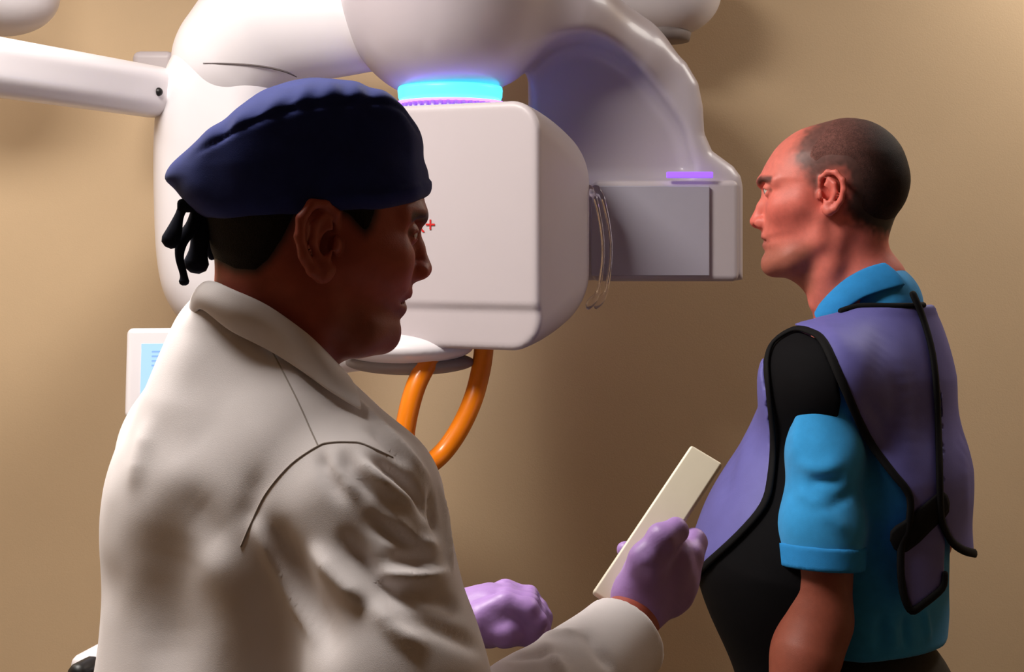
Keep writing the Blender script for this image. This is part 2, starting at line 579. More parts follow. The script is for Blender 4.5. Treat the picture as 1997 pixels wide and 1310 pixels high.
# ring of light under the hub
rc = P(878, 186, 2.60)
def lathe(name, prof, c, m, parent, seg=48):
    V = []; F = []
    for r, z in prof:
        for s in range(seg):
            a = 2 * math.pi * s / seg
            V.append((c[0] + r * math.cos(a), c[1] + r * math.sin(a), c[2] + z))
    n = len(prof)
    for i in range(n - 1):
        for s in range(seg):
            a = i * seg + s; b = i * seg + (s + 1) % seg
            F.append((a, b, b + seg, a + seg))
    F.append(tuple(reversed(range(seg)))); F.append(tuple(range((n - 1) * seg, n * seg)))
    me = bpy.data.meshes.new(name); me.from_pydata(V, [], F)
    bm = bmesh.new(); bm.from_mesh(me); bmesh.ops.recalc_face_normals(bm, faces=bm.faces[:]); bm.to_mesh(me); bm.free()
    return link(name, me, m, parent)
ring = lathe('status_light_ring', [(0.080, -0.013), (0.091, -0.012), (0.094, -0.004), (0.095, 0.008), (0.094, 0.014), (0.08, 0.016)], rc, M['ring'], machine)
tag(ring, 'glowing blue light ring')
bm_ = lathe('violet_light_ring', [(0.0955, -0.0165), (0.0985, -0.0165), (0.0985, -0.0135), (0.0955, -0.0135)], rc, M['violet'], machine)
neck = lathe('rotation_collar', [(0.07, -0.05), (0.083, -0.048), (0.084, -0.012), (0.07, -0.01)], rc, M['white2'], machine)
for i in range(40):
    a = 2 * math.pi * i / 40
    R = rotm(0, 0, a)
    bevel_box('collar_rib', np.array(rc) + R @ np.array([0.086, 0, -0.031]), (0.004, 0.0028, 0.015), 0.001, M['white2'], neck, R, 1)

# x-ray sensor box
byaw = math.radians(-24)
RB = rotm(0, 0, byaw)
BC = P(921, 443, 2.55)
bw, bd, bh = 0.185, 0.135, 0.207
def F_box(p):
    q = (p - BC) @ RB
    # rounded front, softer and smaller towards the back, chin set back a little
    x, z = q[:, 0], q[:, 2]
    tb = np.clip((q[:, 1] + bd) / (2 * bd), 0, 1)
    rr = 0.05 + 0.07 * tb
    sh = 0.012 * tb ** 2
    ax_ = np.abs(x) - (bw - sh - rr); az_ = np.abs(z) - (bh - sh - rr)
    fr = np.sqrt(np.maximum(ax_, 0) ** 2 + np.maximum(az_, 0) ** 2) + np.minimum(np.maximum(ax_, az_), 0) - rr
    inset = 0.007 * (1 - np.clip((z + 0.135) / 0.012 + 0.5, 0, 1))
    dy = np.abs(q[:, 1]) - bd + np.where(q[:, 1] < 0, inset, 0)
    return smax(fr, dy, 0.012)
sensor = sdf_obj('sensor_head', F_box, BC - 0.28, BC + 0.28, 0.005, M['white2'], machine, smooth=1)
# red printed cross mark
def text(name, s, size, loc, R, m, parent, ex=0.0004):
    c = bpy.data.curves.new(name, 'FONT')
    c.body = s; c.size = size; c.extrude = ex; c.align_x = 'CENTER'; c.align_y = 'CENTER'
    o = bpy.data.objects.new(name, c); COL.objects.link(o)
    dg = bpy.context.evaluated_depsgraph_get()
    me = bpy.data.meshes.new_from_object(o.evaluated_get(dg))
    bpy.data.objects.remove(o, do_unlink=True)
    M4 = Matrix.Translation(Vector(loc)) @ Matrix([list(r) for r in R]).to_4x4() @ Matrix.Rotation(math.pi / 2, 4, 'X')
    me.transform(M4)
    return link(name, me, m, parent, smooth=False)
tp, _ = march(F_box, 830, 440)
text('printed_mark', 'x+', 0.036, tp[0] - [0, 0.0012, 0], RB, M['red'], sensor)

# detector panel in the wing
bevel_box('detector_frame', (P(1300, 450, 2.72)[0], 2.742, P(0, 450, 2.73)[2]), (0.139, 0.016, 0.096), 0.012, M['white2'], machine)
bevel_box('detector_cover', P(1268, 450, 2.72), (0.112, 0.004, 0.085), 0.002, M['detector'], machine)
# violet guide lights, lit from under the lamp ledge
bevel_box('guide_led', P(1345, 341, 2.715), (0.044, 0.004, 0.006), 0.002, M['violet2'], machine)
# clear head-guard blade beside the sensor box
gp = [P(1143, 372, 2.60), P(1158, 380, 2.60), P(1172, 440, 2.60), P(1176, 500, 2.60), P(1166, 570, 2.60), P(1150, 592, 2.60)]
for k, dx in enumerate((0, 0.016)):
    tube('clear_guard', [g + np.array([dx, k * 0.03, 0]) for g in gp], 0.012, M['clear'], machine, seg=12, flat=((1, 0, 0), 0.3), n=5)

# chin shelf and its orange handle loop
def F_shelf(p):
    d = chain(p, [P(440, 690, 2.78), P(620, 690, 2.66), P(760, 684, 2.56)], [0.05, 0.04, 0.030], 0.05)
    e = ell(p, P(790, 676, 2.52), (0.12, 0.10, 0.030))
    return smin(d, e, 0.03)
sdf_obj('chin_shelf', F_shelf, (-0.70, 2.36, 1.26), (0.02, 2.95, 1.48), 0.006, M['white'], machine, smooth=2)
def F_sh2(p):
    return ell(p, P(800, 706, 2.54), (0.115, 0.08, 0.022))
sdf_obj('shelf_underside', F_sh2, P(800, 706, 2.54) - [.14, .1, .04], P(800, 706, 2.54) + [.14, .1, .04], 0.005, M['greyp'], machine)
hp = [P(858, 668, 2.50), P(838, 700, 2.48), P(812, 750, 2.46), P(795, 810, 2.45), P(789, 862, 2.45), P(800, 900, 2.46), P(828, 908, 2.47),
      P(862, 884, 2.49), P(895, 838, 2.50), P(922, 780, 2.51), P(938, 720, 2.53), P(944, 676, 2.54)]
tube('handle', hp, [0.0175] * 12, M['orange'], machine, seg=16, n=5)

# touch screen on its arm
sy = rotm(0, 0, math.radians(8)) @ rotm(math.radians(-12), 0, 0)
scr_c = P(345, 727, 2.50)
scr = bevel_box('control_screen', scr_c, (0.086, 0.012, 0.079), 0.011, M['white'], machine, sy, 4)
bevel_box('display', scr_c + sy @ np.array([0.004, -0.0118, -0.002]), (0.064, 0.001, 0.052), 0.0005, M['screen'], scr, sy, 1)
for i in range(4):
    bevel_box('display_line', scr_c + sy @ np.array([-0.01, -0.0135, 0.036 - i * 0.008]), (0.032, 0.0006, 0.0011), 0, M['screenln'], scr, sy, 1)
tube('screen_arm', [scr_c + [0.03, 0.02, 0], scr_c + [0.06, 0.12, -0.02], P(440, 700, 2.80)], 0.022, M['white2'], machine)

# cephalometric beam reaching out to the left
def F_ceph(p):
    a = P(322, 183, 2.70); b = P(-150, 108, 2.15)
    ba = b - a; L = np.linalg.norm(ba); x = ba / L
    y = np.cross([0, 0, 1.0], x); y /= np.linalg.norm(y); z = np.cross(x, y)
    R = np.column_stack([x, y, z])
    return rbox(p, (a + b) / 2, (L / 2, 0.04, 0.047), 0.03, R)
sdf_obj('side_beam', F_ceph, (-1.15, 2.0, 1.68), (-0.55, 2.85, 1.98), 0.006, M['white'], machine, smooth=1)
tube('beam_socket', [P(309, 179, 2.615), P(309, 179, 2.63)], 0.008, M['dark'], machine, seg=14, n=1)

# two overhead heads at the top edge of the picture
def overhead(name, label, F, lo, hi, cpt, parts):
    r = empty(name, (cpt[0], cpt[1], CEIL))
    tag(r, label, 'equipment head')
    sdf_obj('housing', F, lo, hi, 0.006, M['white'], r, smooth=2)
    tube('ceiling_stem', [np.array([cpt[0], cpt[1], CEIL]), np.array([cpt[0], cpt[1], cpt[2]])], 0.025, M['white2'], r, n=1, ends=False)
    for nm, c, h, m in parts:
        bevel_box(nm, c, h, 0.006, m, r)
c1 = P(1285, -30, 3.0)
def F_oh1(p):
    return smin(ell(p, P(1300, -10, 3.0), (0.113, 0.11, 0.088)), ell(p, P(1220, -35, 3.0), (0.13, 0.11, 0.108)), 0.04)
overhead('overhead_head', 'white rounded equipment head at the top edge right of the hub', F_oh1, c1 - [.3, .2, .2], c1 + [.2, .2, .2], c1,
         [])
r1 = [o for o in bpy.data.objects if o.name == 'overhead_head'][0]
lathe('lens_cover', [(0.03, -0.018), (0.058, -0.016), (0.062, 0.0), (0.05, 0.03)], P(1290, 66, 3.0), M['greyp'], r1, 32)
c2 = P(10, -40, 2.75)
def F_oh2(p):
    return smin(ell(p, P(5, -10, 2.75), (0.106, 0.10, 0.078)), ell(p, P(-60, -40, 2.75), (0.125, 0.10, 0.088)), 0.04)
overhead('overhead_head', 'white rounded equipment head in the top corner above the side beam', F_oh2, c2 - [.3, .2, .2], c2 + [.2, .2, .2], c2, [])

# ------------------------------------------------------------------ cart at the lower left
cart = empty('rolling_cart', (-0.372, 2.05, 0))
tag(cart, 'white rolling cart with a black knob beside the man in the white coat', 'cart')
RC = rotm(0, 0, math.radians(-13))
cc = np.array([-0.372, 2.05, 1.02])
ctop = cc[2]
bevel_box('body', (cc[0], cc[1], ctop / 2 + 0.04), (0.15, 0.20, ctop / 2 - 0.09), 0.03, M['white2'], cart, RC)
bevel_box('tray_top', (cc[0], cc[1], ctop - 0.02), (0.165, 0.215, 0.014), 0.012, M['white'], cart, RC)
kn = P(152, 1312, 1.83)
tube('knob', [kn, kn + [0.008, 0.03, 0]], 0.013, M['dark'], cart, seg=14, n=1)
for sx in (-1, 1):
    for sy_ in (-1, 1):
        q = np.array([cc[0], cc[1], 0.04]) + RC @ np.array([sx * 0.12, sy_ * 0.17, 0])
        tube('caster', [q - [0.012, 0, 0], q + [0.012, 0, 0]], 0.038, M['dark'], cart, seg=16, n=1)


# ------------------------------------------------------------------ people: shared builders
def head_field(h):
    L = h['L']; S = h['S']
    poly = fastpoly(np.array([L(*q) for q in spline(h['poly'], 4)]), 0.0012)
    Wz = sorted([(L(0, y)[1], w) for y, w in h['W']]); Tz = sorted([(L(0, y)[1], w) for y, w in h['T']])
    wz, wv = zip(*Wz); tz, tv = zip(*Tz)
    def pt(px, py, y=0.0, dx=0.0):
        x, z = L(px, py)
        return np.array([x + dx, y, z])
    def F(p):
        x, y, z = p[:, 0], p[:, 1], p[:, 2]
        ay = np.abs(y)
        q = np.column_stack([x, ay, z])
        t = -poly(x, z)
        Wd = np.interp(z, wz, wv); T = np.interp(z, tz, tv)
        e = np.sqrt((np.maximum(T - t, 0) / T) ** 2 + (ay / Wd) ** 2) - 1
        d = e * np.minimum(Wd, T)
        full = d
        sel = np.abs(d) < 0.045
        if not sel.any():
            return full
        d = d[sel]; q = q[sel]; p = p[sel]
        # jaw, cheekbone, brow
        d = smin(d, chain(q, [pt(*h['chin'], 0.012), pt(*h['jawmid'], 0.040), pt(*h['gonion'], 0.054), pt(*h['jawtop'], 0.062)],
                          [0.014, 0.011, 0.010, 0.008], 0.02), 0.024)
        d = smin(d, cap(q, pt(*h['cheek'], 0.044), pt(*h['cheek2'], 0.058), 0.013, 0.009), 0.034)
        d = smin(d, chain(q, [pt(*h['brow'], 0.012), pt(*h['brow'], 0.030, -0.006), pt(*h['brow'], 0.048, -0.020)], [0.008, 0.008, 0.006], 0.01), 0.012)
        # eye socket, lids
        ec = pt(*h['eye'], 0.031)
        d = smax(d, -ell(q, ec + [0.012, -0.001, 0.0], (0.014, 0.019, 0.0125)), 0.010)
        lid = ell(q, ec, (0.0136, 0.0140, 0.0130))
        op = ell(q, ec + [0.010, 0.0, -0.002], (0.010, 0.0115, h.get('lidgap', 0.004)), rotm(0, 0.25, 0))
        lid = smax(lid, -op, 0.001)
        d = smin(d, lid, 0.004)
        # nose
        n0 = pt(*h['nasion'], 0, -0.006); n1 = pt(*h['bridge'], 0, -0.0075); n2 = pt(*h['tip'], 0, -0.0095)
        d = smin(d, chain(p, [n0, n1, n2], [0.0065, 0.0075, 0.0095], 0.006), 0.010)
        al = pt(*h['ala'], 0.0115)
        d = smin(d, ell(q, al, (0.011, 0.0075, 0.0085)), 0.006)
        d = smin(d, cap(p, n2 + [-0.004, 0, -0.004], pt(*h['subnas'], 0, -0.006), 0.006, 0.005), 0.006)
        d = smax(d, -ell(q, pt(*h['nostril'], 0.0068), (0.0065, 0.0035, 0.0045)), 0.002)
        # lips
        d = smin(d, chain(q, [pt(*h['ulip'], 0, -0.006), pt(*h['ulip'], 0.012, -0.009), pt(*h['mcorner'], 0.024)], [0.0060, 0.0055, 0.003], 0.004), 0.005)
        d = smin(d, chain(q, [pt(*h['llip'], 0, -0.0065), pt(*h['llip'], 0.011, -0.010), pt(*h['mcorner'], 0.023)], [0.0065, 0.006, 0.003], 0.004), 0.005)
        d = smax(d, -chain(q, [pt(*h['mouth'], 0, 0.003), pt(*h['mouth'], 0.012, -0.001), pt(*h['mcorner'], 0.027, 0.002)], [0.0016, 0.0016, 0.0012], 0.002), 0.003)
        # nasolabial crease
        d = smax(d, -chain(q, [pt(*h['ala'], 0.021, 0.006), pt(*h['mcorner'], 0.033, 0.010)], [0.001, 0.001], 0.002), 0.008)
        # neck muscles
        d = smin(d, chain(q, [pt(*h['scm0'], 0.056), pt(*h['scm1'], 0.046), pt(*h['scm2'], 0.020)], [0.009, 0.010, 0.009], 0.02), 0.022)
        # ear
        (xf, xb, yt, yb) = h['ear']
        we = h['earw']
        def E(u, v, n):
            return pt(xf + (xb - xf) * u, yt + (yb - yt) * v, we + n)
        es = abs(yb - yt) / S / 0.068
        hel = [E(.06, .34, .001), E(.08, .17, .006), E(.34, .045, .011), E(.66, .06, .016), E(.91, .24, .019), E(.95, .46, .019), E(.84, .70, .016),
               E(.62, .88, .012), E(.40, .95, .009), E(.24, .86, .006)]
        hr = [.0030, .0036, .0040, .0042, .0044, .0044, .0046, .0055, .0062, .005]
        ear = chain(q, hel, [r * es for r in hr], 0.003)
        ant = chain(q, [E(.40, .20, .009), E(.60, .32, .013), E(.64, .52, .014), E(.52, .70, .011), E(.34, .76, .009)], [.0030 * es, .0036 * es, .0038 * es, .0036 * es, .0034 * es], 0.003)
        ear = smin(ear, ant, 0.003)
        pl = ell(q, E(.55, .50, .005), (0.0165 * es, 0.0055, 0.029 * es), rotm(0, h.get('eartilt', 0.0), 0) @ rotm(0, 0, h.get('earout', 0.28)))
        ear = smin(ear, pl, 0.004)
        ear = smin(ear, ell(q, E(.06, .56, .003), (.005 * es, .006, .008 * es)), 0.004)
        ear = smin(ear, ell(q, E(.36, .90, .006), (.009 * es, .006, .008 * es)), 0.006)
        d = smin(d, ear, 0.004)
        d = smax(d, -ell(q, E(.30, .54, .008), (.0055 * es, .008, .011 * es), rotm(0, 0.3, 0)), 0.004)
        full = full.copy(); full[sel] = d
        return full
    return F, pt, E_factory(h, pt)

def E_factory(h, pt):
    def E(u, v, n):
        (xf, xb, yt, yb) = h['ear']
        return pt(xf + (xb - xf) * u, yt + (yb - yt) * v, h['earw'] + n)
    return E

def frame(c, yaw_vec):
    """rotation with columns = local x (facing), y (left), z (up)"""
    x = np.array([yaw_vec[0], yaw_vec[1], 0.0]); x /= np.linalg.norm(x)
    z = np.array([0, 0, 1.0]); y = np.cross(z, x)
    return np.column_stack([x, y, z])

def lerp3(a, b, t):
    return np.asarray(a) * (1 - t[:, None]) + np.asarray(b) * t[:, None]
def sstep(x, a, b):
    t = np.clip((x - a) / (b - a), 0, 1)
    return t * t * (3 - 2 * t)

def vnoise(p, s):
    """cheap smooth value noise in 0..1"""
    q = p * s
    i = np.floor(q).astype(np.int64); f = q - i
    f = f * f * (3 - 2 * f)
    def hsh(a, b, c):
        n = (a * 73856093) ^ (b * 19349663) ^ (c * 83492791)
        n = (n ^ (n >> 13)) * 1274126177
        return ((n ^ (n >> 16)) & 0xffff) / 65535.0
    r = 0
    for dx in (0, 1):
        for dy in (0, 1):
            for dz in (0, 1):
                w = (f[:, 0] if dx else 1 - f[:, 0]) * (f[:, 1] if dy else 1 - f[:, 1]) * (f[:, 2] if dz else 1 - f[:, 2])
                r = r + w * hsh(i[:, 0] + dx, i[:, 1] + dy, i[:, 2] + dz)
    return r

def eye_mesh(parent, c, R, r, iris):
    bm = bmesh.new()
    bmesh.ops.create_uvsphere(bm, u_segments=24, v_segments=16, radius=r)
    me = bpy.data.meshes.new('eye')
    bm.to_mesh(me); bm.free()
    V = np.array([v.co[:] for v in me.vertices])
    ca = V[:, 0] / r
    colr = np.tile(np.array(srgb(205, 190, 182)), (len(V), 1))
    colr[ca > 0.88] = iris
    colr[ca > 0.965] = (0.01, 0.01, 0.01)
    a = me.attributes.new('col', 'FLOAT_COLOR', 'POINT')
    cc_ = np.ones((len(V), 4), dtype=np.float32); cc_[:, :3] = colr
    a.data.foreach_set('color', cc_.ravel())
    me.transform(Matrix.Translation(Vector(c)) @ Matrix([list(x) for x in R]).to_4x4())
    return link('eye', me, M['eye'], parent)

def trousers_and_shoes(root, T, m, up0, hip_w=0.10, lat=+1):
    """legs down to the floor; T(forward, side, up) gives world points"""
    def F(p):
        d = ell(p, T(0, 0, up0 - 0.10), (0.15, 0.15, 0.16))
        for s in (-1, 1):
            d = smin(d, chain(p, [T(0, s * hip_w, up0 - 0.12), T(0.01, s * hip_w * 1.05, 0.50), T(-0.01, s * hip_w * 1.1, 0.075)], [0.095, 0.072, 0.058], 0.02), 0.03)
        return smax(d, 0.045 - p[:, 2], 0.005)
    c = T(0, 0, 0)
    sdf_obj('trousers', F, (c[0] - .34, c[1] - .34, 0.0), (c[0] + .34, c[1] + .34, up0 + 0.12), 0.011, m, root, smooth=1)
    for s in (-1, 1):
        a, b = T(-0.06, s * hip_w * 1.1, 0.05), T(0.16, s * hip_w * 1.3, 0.038)
        def Fs(p):
            return smax(smin(cap(p, a, b, 0.05, 0.042), ell(p, T(-0.01, s * hip_w * 1.1, 0.07), (.06, .055, .06)), 0.02), 0.003 - p[:, 2], 0.003)
        mid = (a + b) / 2
        sdf_obj('shoe', Fs, (mid[0] - .2, mid[1] - .2, -0.01), (mid[0] + .2, mid[1] + .2, 0.15), 0.008, M['shoe'], root, smooth=1)

# ------------------------------------------------------------------ the man in the white coat
SD = FOC / 1.31
HD = P(620, 430, 1.31)
HR = frame(HD, (math.cos(math.radians(14)), math.sin(math.radians(14))))
Ld = lambda px, py: ((px - 620) / SD, (430 - py) / SD)
hd = dict(L=Ld, S=SD,
    poly=[(829, 395), (828, 420), (815, 446), (806, 480), (803, 520), (803, 548), (801, 572), (789, 588), (788, 604), (771, 621), (766, 642), (752, 664),
          (722, 681), (684, 697), (648, 722), (622, 780), (590, 900), (380, 900), (395, 760), (412, 640), (421, 560), (422, 505), (414, 450), (408, 390),
          (418, 310), (452, 250), (525, 210), (620, 196), (715, 212), (785, 262), (818, 325)],
    W=[(200, .072), (330, .078), (430, .075), (500, .068), (560, .062), (620, .056), (680, .052), (760, .056), (900, .07)],
    T=[(200, .085), (400, .085), (520, .070), (620, .055), (700, .050), (900, .06)],
    chin=(742, 655), jawmid=(690, 655), gonion=(618, 610), jawtop=(612, 530), cheek=(752, 505), cheek2=(690, 492), brow=(812, 424),
    eye=(779, 455), lidgap=0.0025, nasion=(816, 446), bridge=(829, 482), tip=(846, 524), ala=(812, 530), subnas=(808, 547), nostril=(823, 540),
    ulip=(806, 572), llip=(795, 603), mouth=(792, 587), mcorner=(762, 592), scm0=(570, 560), scm1=(580, 680), scm2=(620, 800),
    ear=(640, 561, 395, 541), earw=0.0735, earout=0.30, eartilt=0.05)
FH_d, pt_d, E_d = head_field(hd)
def loc_d(p): return (p - HD) @ HR

# torso frame
AD = math.radians(40)
dD = np.array([math.cos(AD), math.sin(AD), 0]); rD = np.array([math.sin(AD), -math.cos(AD), 0])
ND = np.array([-0.227, 1.33, 0.0])
def TD(f, r, u): return ND + f * dD + r * rD + np.array([0, 0, u])
RD = np.column_stack([dD, rD, [0, 0, 1]])
SHR, SHL = TD(0.0, 0.155, 1.325), TD(0.0, -0.142, 1.335)
ELR = np.array([-0.075, 1.115, 1.085]); WRR = P(1226, 1232, 1.34); HWR = P(1240, 1196, 1.36)
ELL = TD(0.10, -0.23, 1.10); WRL = P(880, 1205, 1.50)
def F_body_d(p):
    b = cap(p, TD(-0.01, 0, 1.45), TD(0.0, 0, 1.28), 0.048, 0.09)
    for S_, E_, W_ in ((SHR, ELR, HWR), (SHL, ELL, WRL)):
        b = smin(b, chain(p, [TD(0, 0, 1.36), S_, E_, W_], [0.05, 0.045, 0.038, 0.026], 0.02), 0.02)
    near = np.linalg.norm(p - (HD - [0.03, 0, 0.03]), axis=1) < 0.26
    d = np.full(len(p), 1.0)
    if near.any():
        d[near] = FH_d(loc_d(p[near]))
    return np.where(near, smin(d, b, 0.03), b)
doc = empty('person', (ND[0], ND[1], 0))
tag(doc, 'man in white lab coat, navy surgical cap and purple gloves holding a white slab', 'person')

hair_poly_d = fastpoly(np.array([Ld(*q) for q in [(722, 360), (716, 420), (704, 450), (690, 462), (672, 446), (655, 428), (632, 415), (600, 398), (566, 425), (545, 470), (520, 510), (495, 532), (455, 530), (421, 512), (395, 505), (380, 420), (380, 330), (560, 300)]]), 0.0015)
SKIN_D = np.array(srgb(166, 80, 64))
def col_d(V):
    p = loc_d(V); q = np.column_stack([p[:, 0], np.abs(p[:, 1]), p[:, 2]])
    c = np.tile(SKIN_D, (len(V), 1))
    n = vnoise(p, 70)[:, None]
    c = c * (0.94 + 0.12 * n)
    def blend(c, col, t): return c * (1 - t[:, None]) + np.array(col) * t[:, None]
    red = np.exp(-((p[:, 0] - pt_d(*hd['tip'])[0]) ** 2 + (p[:, 2] - pt_d(*hd['tip'])[2]) ** 2) / (2 * 0.014 ** 2))
    c = blend(c, srgb(186, 84, 70), red * 0.5)
    ch = np.exp(-((q - pt_d(750, 520, .045)) ** 2).sum(1) / (2 * 0.022 ** 2)); c = blend(c, srgb(184, 84, 66), ch * 0.4)
    lipd = np.minimum(segdist(q, [pt_d(800, 574, 0), pt_d(786, 580, .012), pt_d(*hd['mcorner'], .024)]), segdist(q, [pt_d(790, 603, 0), pt_d(780, 598, .012), pt_d(*hd['mcorner'], .023)]))
    c = blend(c, srgb(142, 62, 54), sstep(lipd, 0.011, 0.005) * 0.8)
    beard = sstep(p[:, 2], Ld(0, 560)[1], Ld(0, 630)[1]) * sstep(p[:, 0], Ld(600, 0)[0], Ld(660, 0)[0]) * sstep(p[:, 2], Ld(0, 760)[1], Ld(0, 705)[1])
    c = blend(c, srgb(96, 66, 54), beard * 0.42)
    hp = hair_poly_d(p[:, 0], p[:, 2])
    earm = q[:, 1] > hd['earw'] + 0.002
    inear = (p[:, 0] < Ld(645, 0)[0]) & (p[:, 0] > Ld(556, 0)[0]) & (p[:, 2] > Ld(0, 545)[1]) & earm
    c = blend(c, srgb(20, 14, 12), sstep(hp, 0.006, -0.006) * (~inear) * (p[:, 2] < 0.2))
    br = segdist(q, [pt_d(826, 424, .010), pt_d(818, 420, .030), pt_d(790, 424, .048)])
    c = blend(c, srgb(34, 22, 18), sstep(br, 0.0075, 0.003) * 0.85)
    eyl = segdist(q, [pt_d(793, 455, .022), pt_d(794, 452, .031), pt_d(782, 455, .043)])
    c = blend(c, srgb(60, 34, 28), sstep(eyl, 0.006, 0.002) * 0.7)
    return c
sdf_obj('body', F_body_d, (-0.52, 1.0, 0.98), (0.20, 1.62, 1.72), 0.0024, M['skin'], doc, smooth=1, newton=2, colfn=col_d)
for s in (-1, 1):
    eye_mesh(doc, HD + HR @ pt_d(*hd['eye'], 0.031 * s), HR @ rotm(0, 0.15, 0), 0.0122, srgb(70, 50, 36))
# short dark hair under the cap
def F_hair_d(p):
    q = loc_d(p)
    hp = hair_poly_d(q[:, 0], q[:, 2])
    lift = 0.0035 * np.clip(-hp / 0.014, 0, 1) - 0.001
    # keep clear of the ear
    base = FH_d(np.column_stack([q[:, 0], np.clip(q[:, 1], -0.0735, 0.0735), q[:, 2]])) + np.maximum(np.abs(q[:, 1]) - 0.0735, 0)
    return smax(base - lift, hp, 0.002)
sdf_obj('hair', F_hair_d, HD - [.16, .14, .08], HD + [.12, .14, .08], 0.003, M['hair'], doc, smooth=1, newton=1, colfn=lambda V: np.tile(srgb(22, 15, 12), (len(V), 1)))

# surgical cap
cap_poly = np.array([Ld(*q) for q in spline([(329, 347), (366, 303), (433, 241), (495, 189), (548, 167), (601, 159), (654, 166), (700, 178), (745, 196), (776, 214), (802, 248),
                     (815, 280), (820, 310), (831, 338), (834, 374), (800, 391), (721, 407), (632, 408), (545, 424), (470, 432), (410, 424), (370, 398), (345, 370)], 4)])
cap_poly = fastpoly(cap_poly, 0.0015)
CW = spline([(310, .006), (345, .020), (400, .052), (470, .078), (560, .089), (640, .090), (720, .085), (780, .072), (815, .052), (850, .030)], 8, closed=False)
CSM = spline([(310, 352), (350, 330), (400, 296), (477, 256), (566, 228), (663, 217), (721, 214), (765, 226), (800, 262), (830, 320), (850, 350)], 8, closed=False)
def F_cap(p):
    q = loc_d(p)
    d2 = cap_poly(q[:, 0], q[:, 2])
    px = q[:, 0] * SD + 620; py = 430 - q[:, 2] * SD
    wx = np.interp(px, CW[:, 0], CW[:, 1])
    seam_y = np.interp(px, CSM[:, 0], CSM[:, 1])
    top = np.clip((seam_y - py) / 66.0, 0, 1)
    wz = wx * np.sqrt(np.clip(1 - (top * 0.985) ** 2, 0.02, 1))
    low = np.clip((py - 330) / 90.0, 0, 1)
    wz = wz - 0.006 * low
    return smax(d2, (np.abs(q[:, 1]) - wz) * 0.8, 0.018)
def cap_post(V, Q):
    q = loc_d(V)
    N = vnormals(V, Q)
    px = q[:, 0] * SD + 620; py = 430 - q[:, 2] * SD
    seam_y = np.interp(px, CSM[:, 0], CSM[:, 1])
    side = sstep(np.abs(q[:, 1]), 0.015, 0.04)
    ds = np.abs(py - seam_y) / SD
    ends = sstep(px, 370, 420) * sstep(px, 815, 780)
    dsp = -0.0028 * np.exp(-(ds / 0.003) ** 2) * side * ends
    pk = np.sin(px * 0.11 + 4 * vnoise(q, 25)) * np.exp(-((seam_y - 20 - py) / 20) ** 2) * 0.0016 * side * ends
    by = np.interp(px, [560, 640, 720, 800, 834], [380, 380, 376, 363, 352])
    band = 0.0022 * sstep(py - by, -3, 3) * sstep(px, 560, 640)
    wr = (vnoise(q * [1, 1, 1.5], 26) - 0.5) * 0.004 + (vnoise(q, 13) - .5) * 0.007
    return V + N * (dsp + pk + band + wr)[:, None]
capo = sdf_obj('surgical_cap', F_cap, HD - [.16, .15, .02], HD + [.13, .15, .15], 0.003, M['navy'], doc, smooth=2, post=cap_post)
YT = HD[1] - 0.035
def tie(pts, rad, flat=0.45):
    tube('tie', [P(x, y, YT - 0.0 + dz) for x, y, dz in pts], rad, M['navytie'], capo, seg=10, flat=((0.2, 1, 0), flat), n=6)
tie([(385, 402, .01), (362, 400, 0), (350, 420, -.004), (340, 450, -.006), (333, 468, -.006)], [.006, .0055, .0045, .0075, .009])
tie([(385, 410, .01), (376, 440, .004), (356, 468, 0), (350, 500, 0), (358, 535, 0), (359, 548, 0)], [.006, .007, .006, .0042, .0036, .005])
tie([(390, 420, .012), (392, 450, .008), (387, 485, .006), (383, 512, .006)], [.008, .0095, .0085, .012])
tie([(402, 430, .02), (408, 470, .02), (414, 500, .02)], [.008, .007, .004])
bevel_box('knot', P(364, 401, YT), (.008, .006, .006), .004, M['navytie'], capo)

# lab coat
def F_coat0(p):
    q = (p - ND) @ RD
    ch = ell(q, (0.0, 0, 1.20), (0.130, 0.178, 0.235))
    up = ell(q, (-0.045, 0, 1.305), (0.085, 0.150, 0.125))
    d = smin(ch, up, 0.05)
    sk = cap(q * [1, 0.82, 1], (0, 0, 1.12), (0.0, 0, 0.74), 0.142, 0.165)
    d = smin(d, sk, 0.06)
    for s in (-1, 1):
        d = smin(d, cap(q, (-0.025, s * 0.02, 1.435), (0.0, s * 0.145, 1.348 if s > 0 else 1.362), 0.055, 0.058), 0.05)
    d = smin(d, cap(q, (-0.045, 0.0, 1.40), (-0.030, 0.0, 1.462), 0.062, 0.056), 0.03)
    return d
def F_sleeve_r(p):
    d = chain(p, [SHR, SHR * .45 + ELR * .55 + [0.008, 0.0, 0.0], ELR], [0.070, 0.068, 0.064], 0.03)
    d = smin(d, chain(p, [ELR, ELR * .5 + WRR * .5, WRR], [0.064, 0.054, 0.043], 0.03), 0.035)
    ax = (WRR - ELR) / np.linalg.norm(WRR - ELR)
    return smax(d, (p - (WRR - ax * 0.004)) @ ax, 0.006)
def F_sleeve_l(p):
    d = chain(p, [SHL, ELL], [0.070, 0.064], 0.03)
    d = smin(d, chain(p, [ELL, WRL], [0.066, 0.047], 0.03), 0.035)
    ax = (WRL - ELL) / np.linalg.norm(WRL - ELL)
    return smax(d, (p - (WRL - ax * 0.004)) @ ax, 0.006)
def F_coat(p):
    d = F_coat0(p)
    d = smin(d, F_sleeve_r(p), 0.028)
    d = smin(d, F_sleeve_l(p), 0.028)
    return d
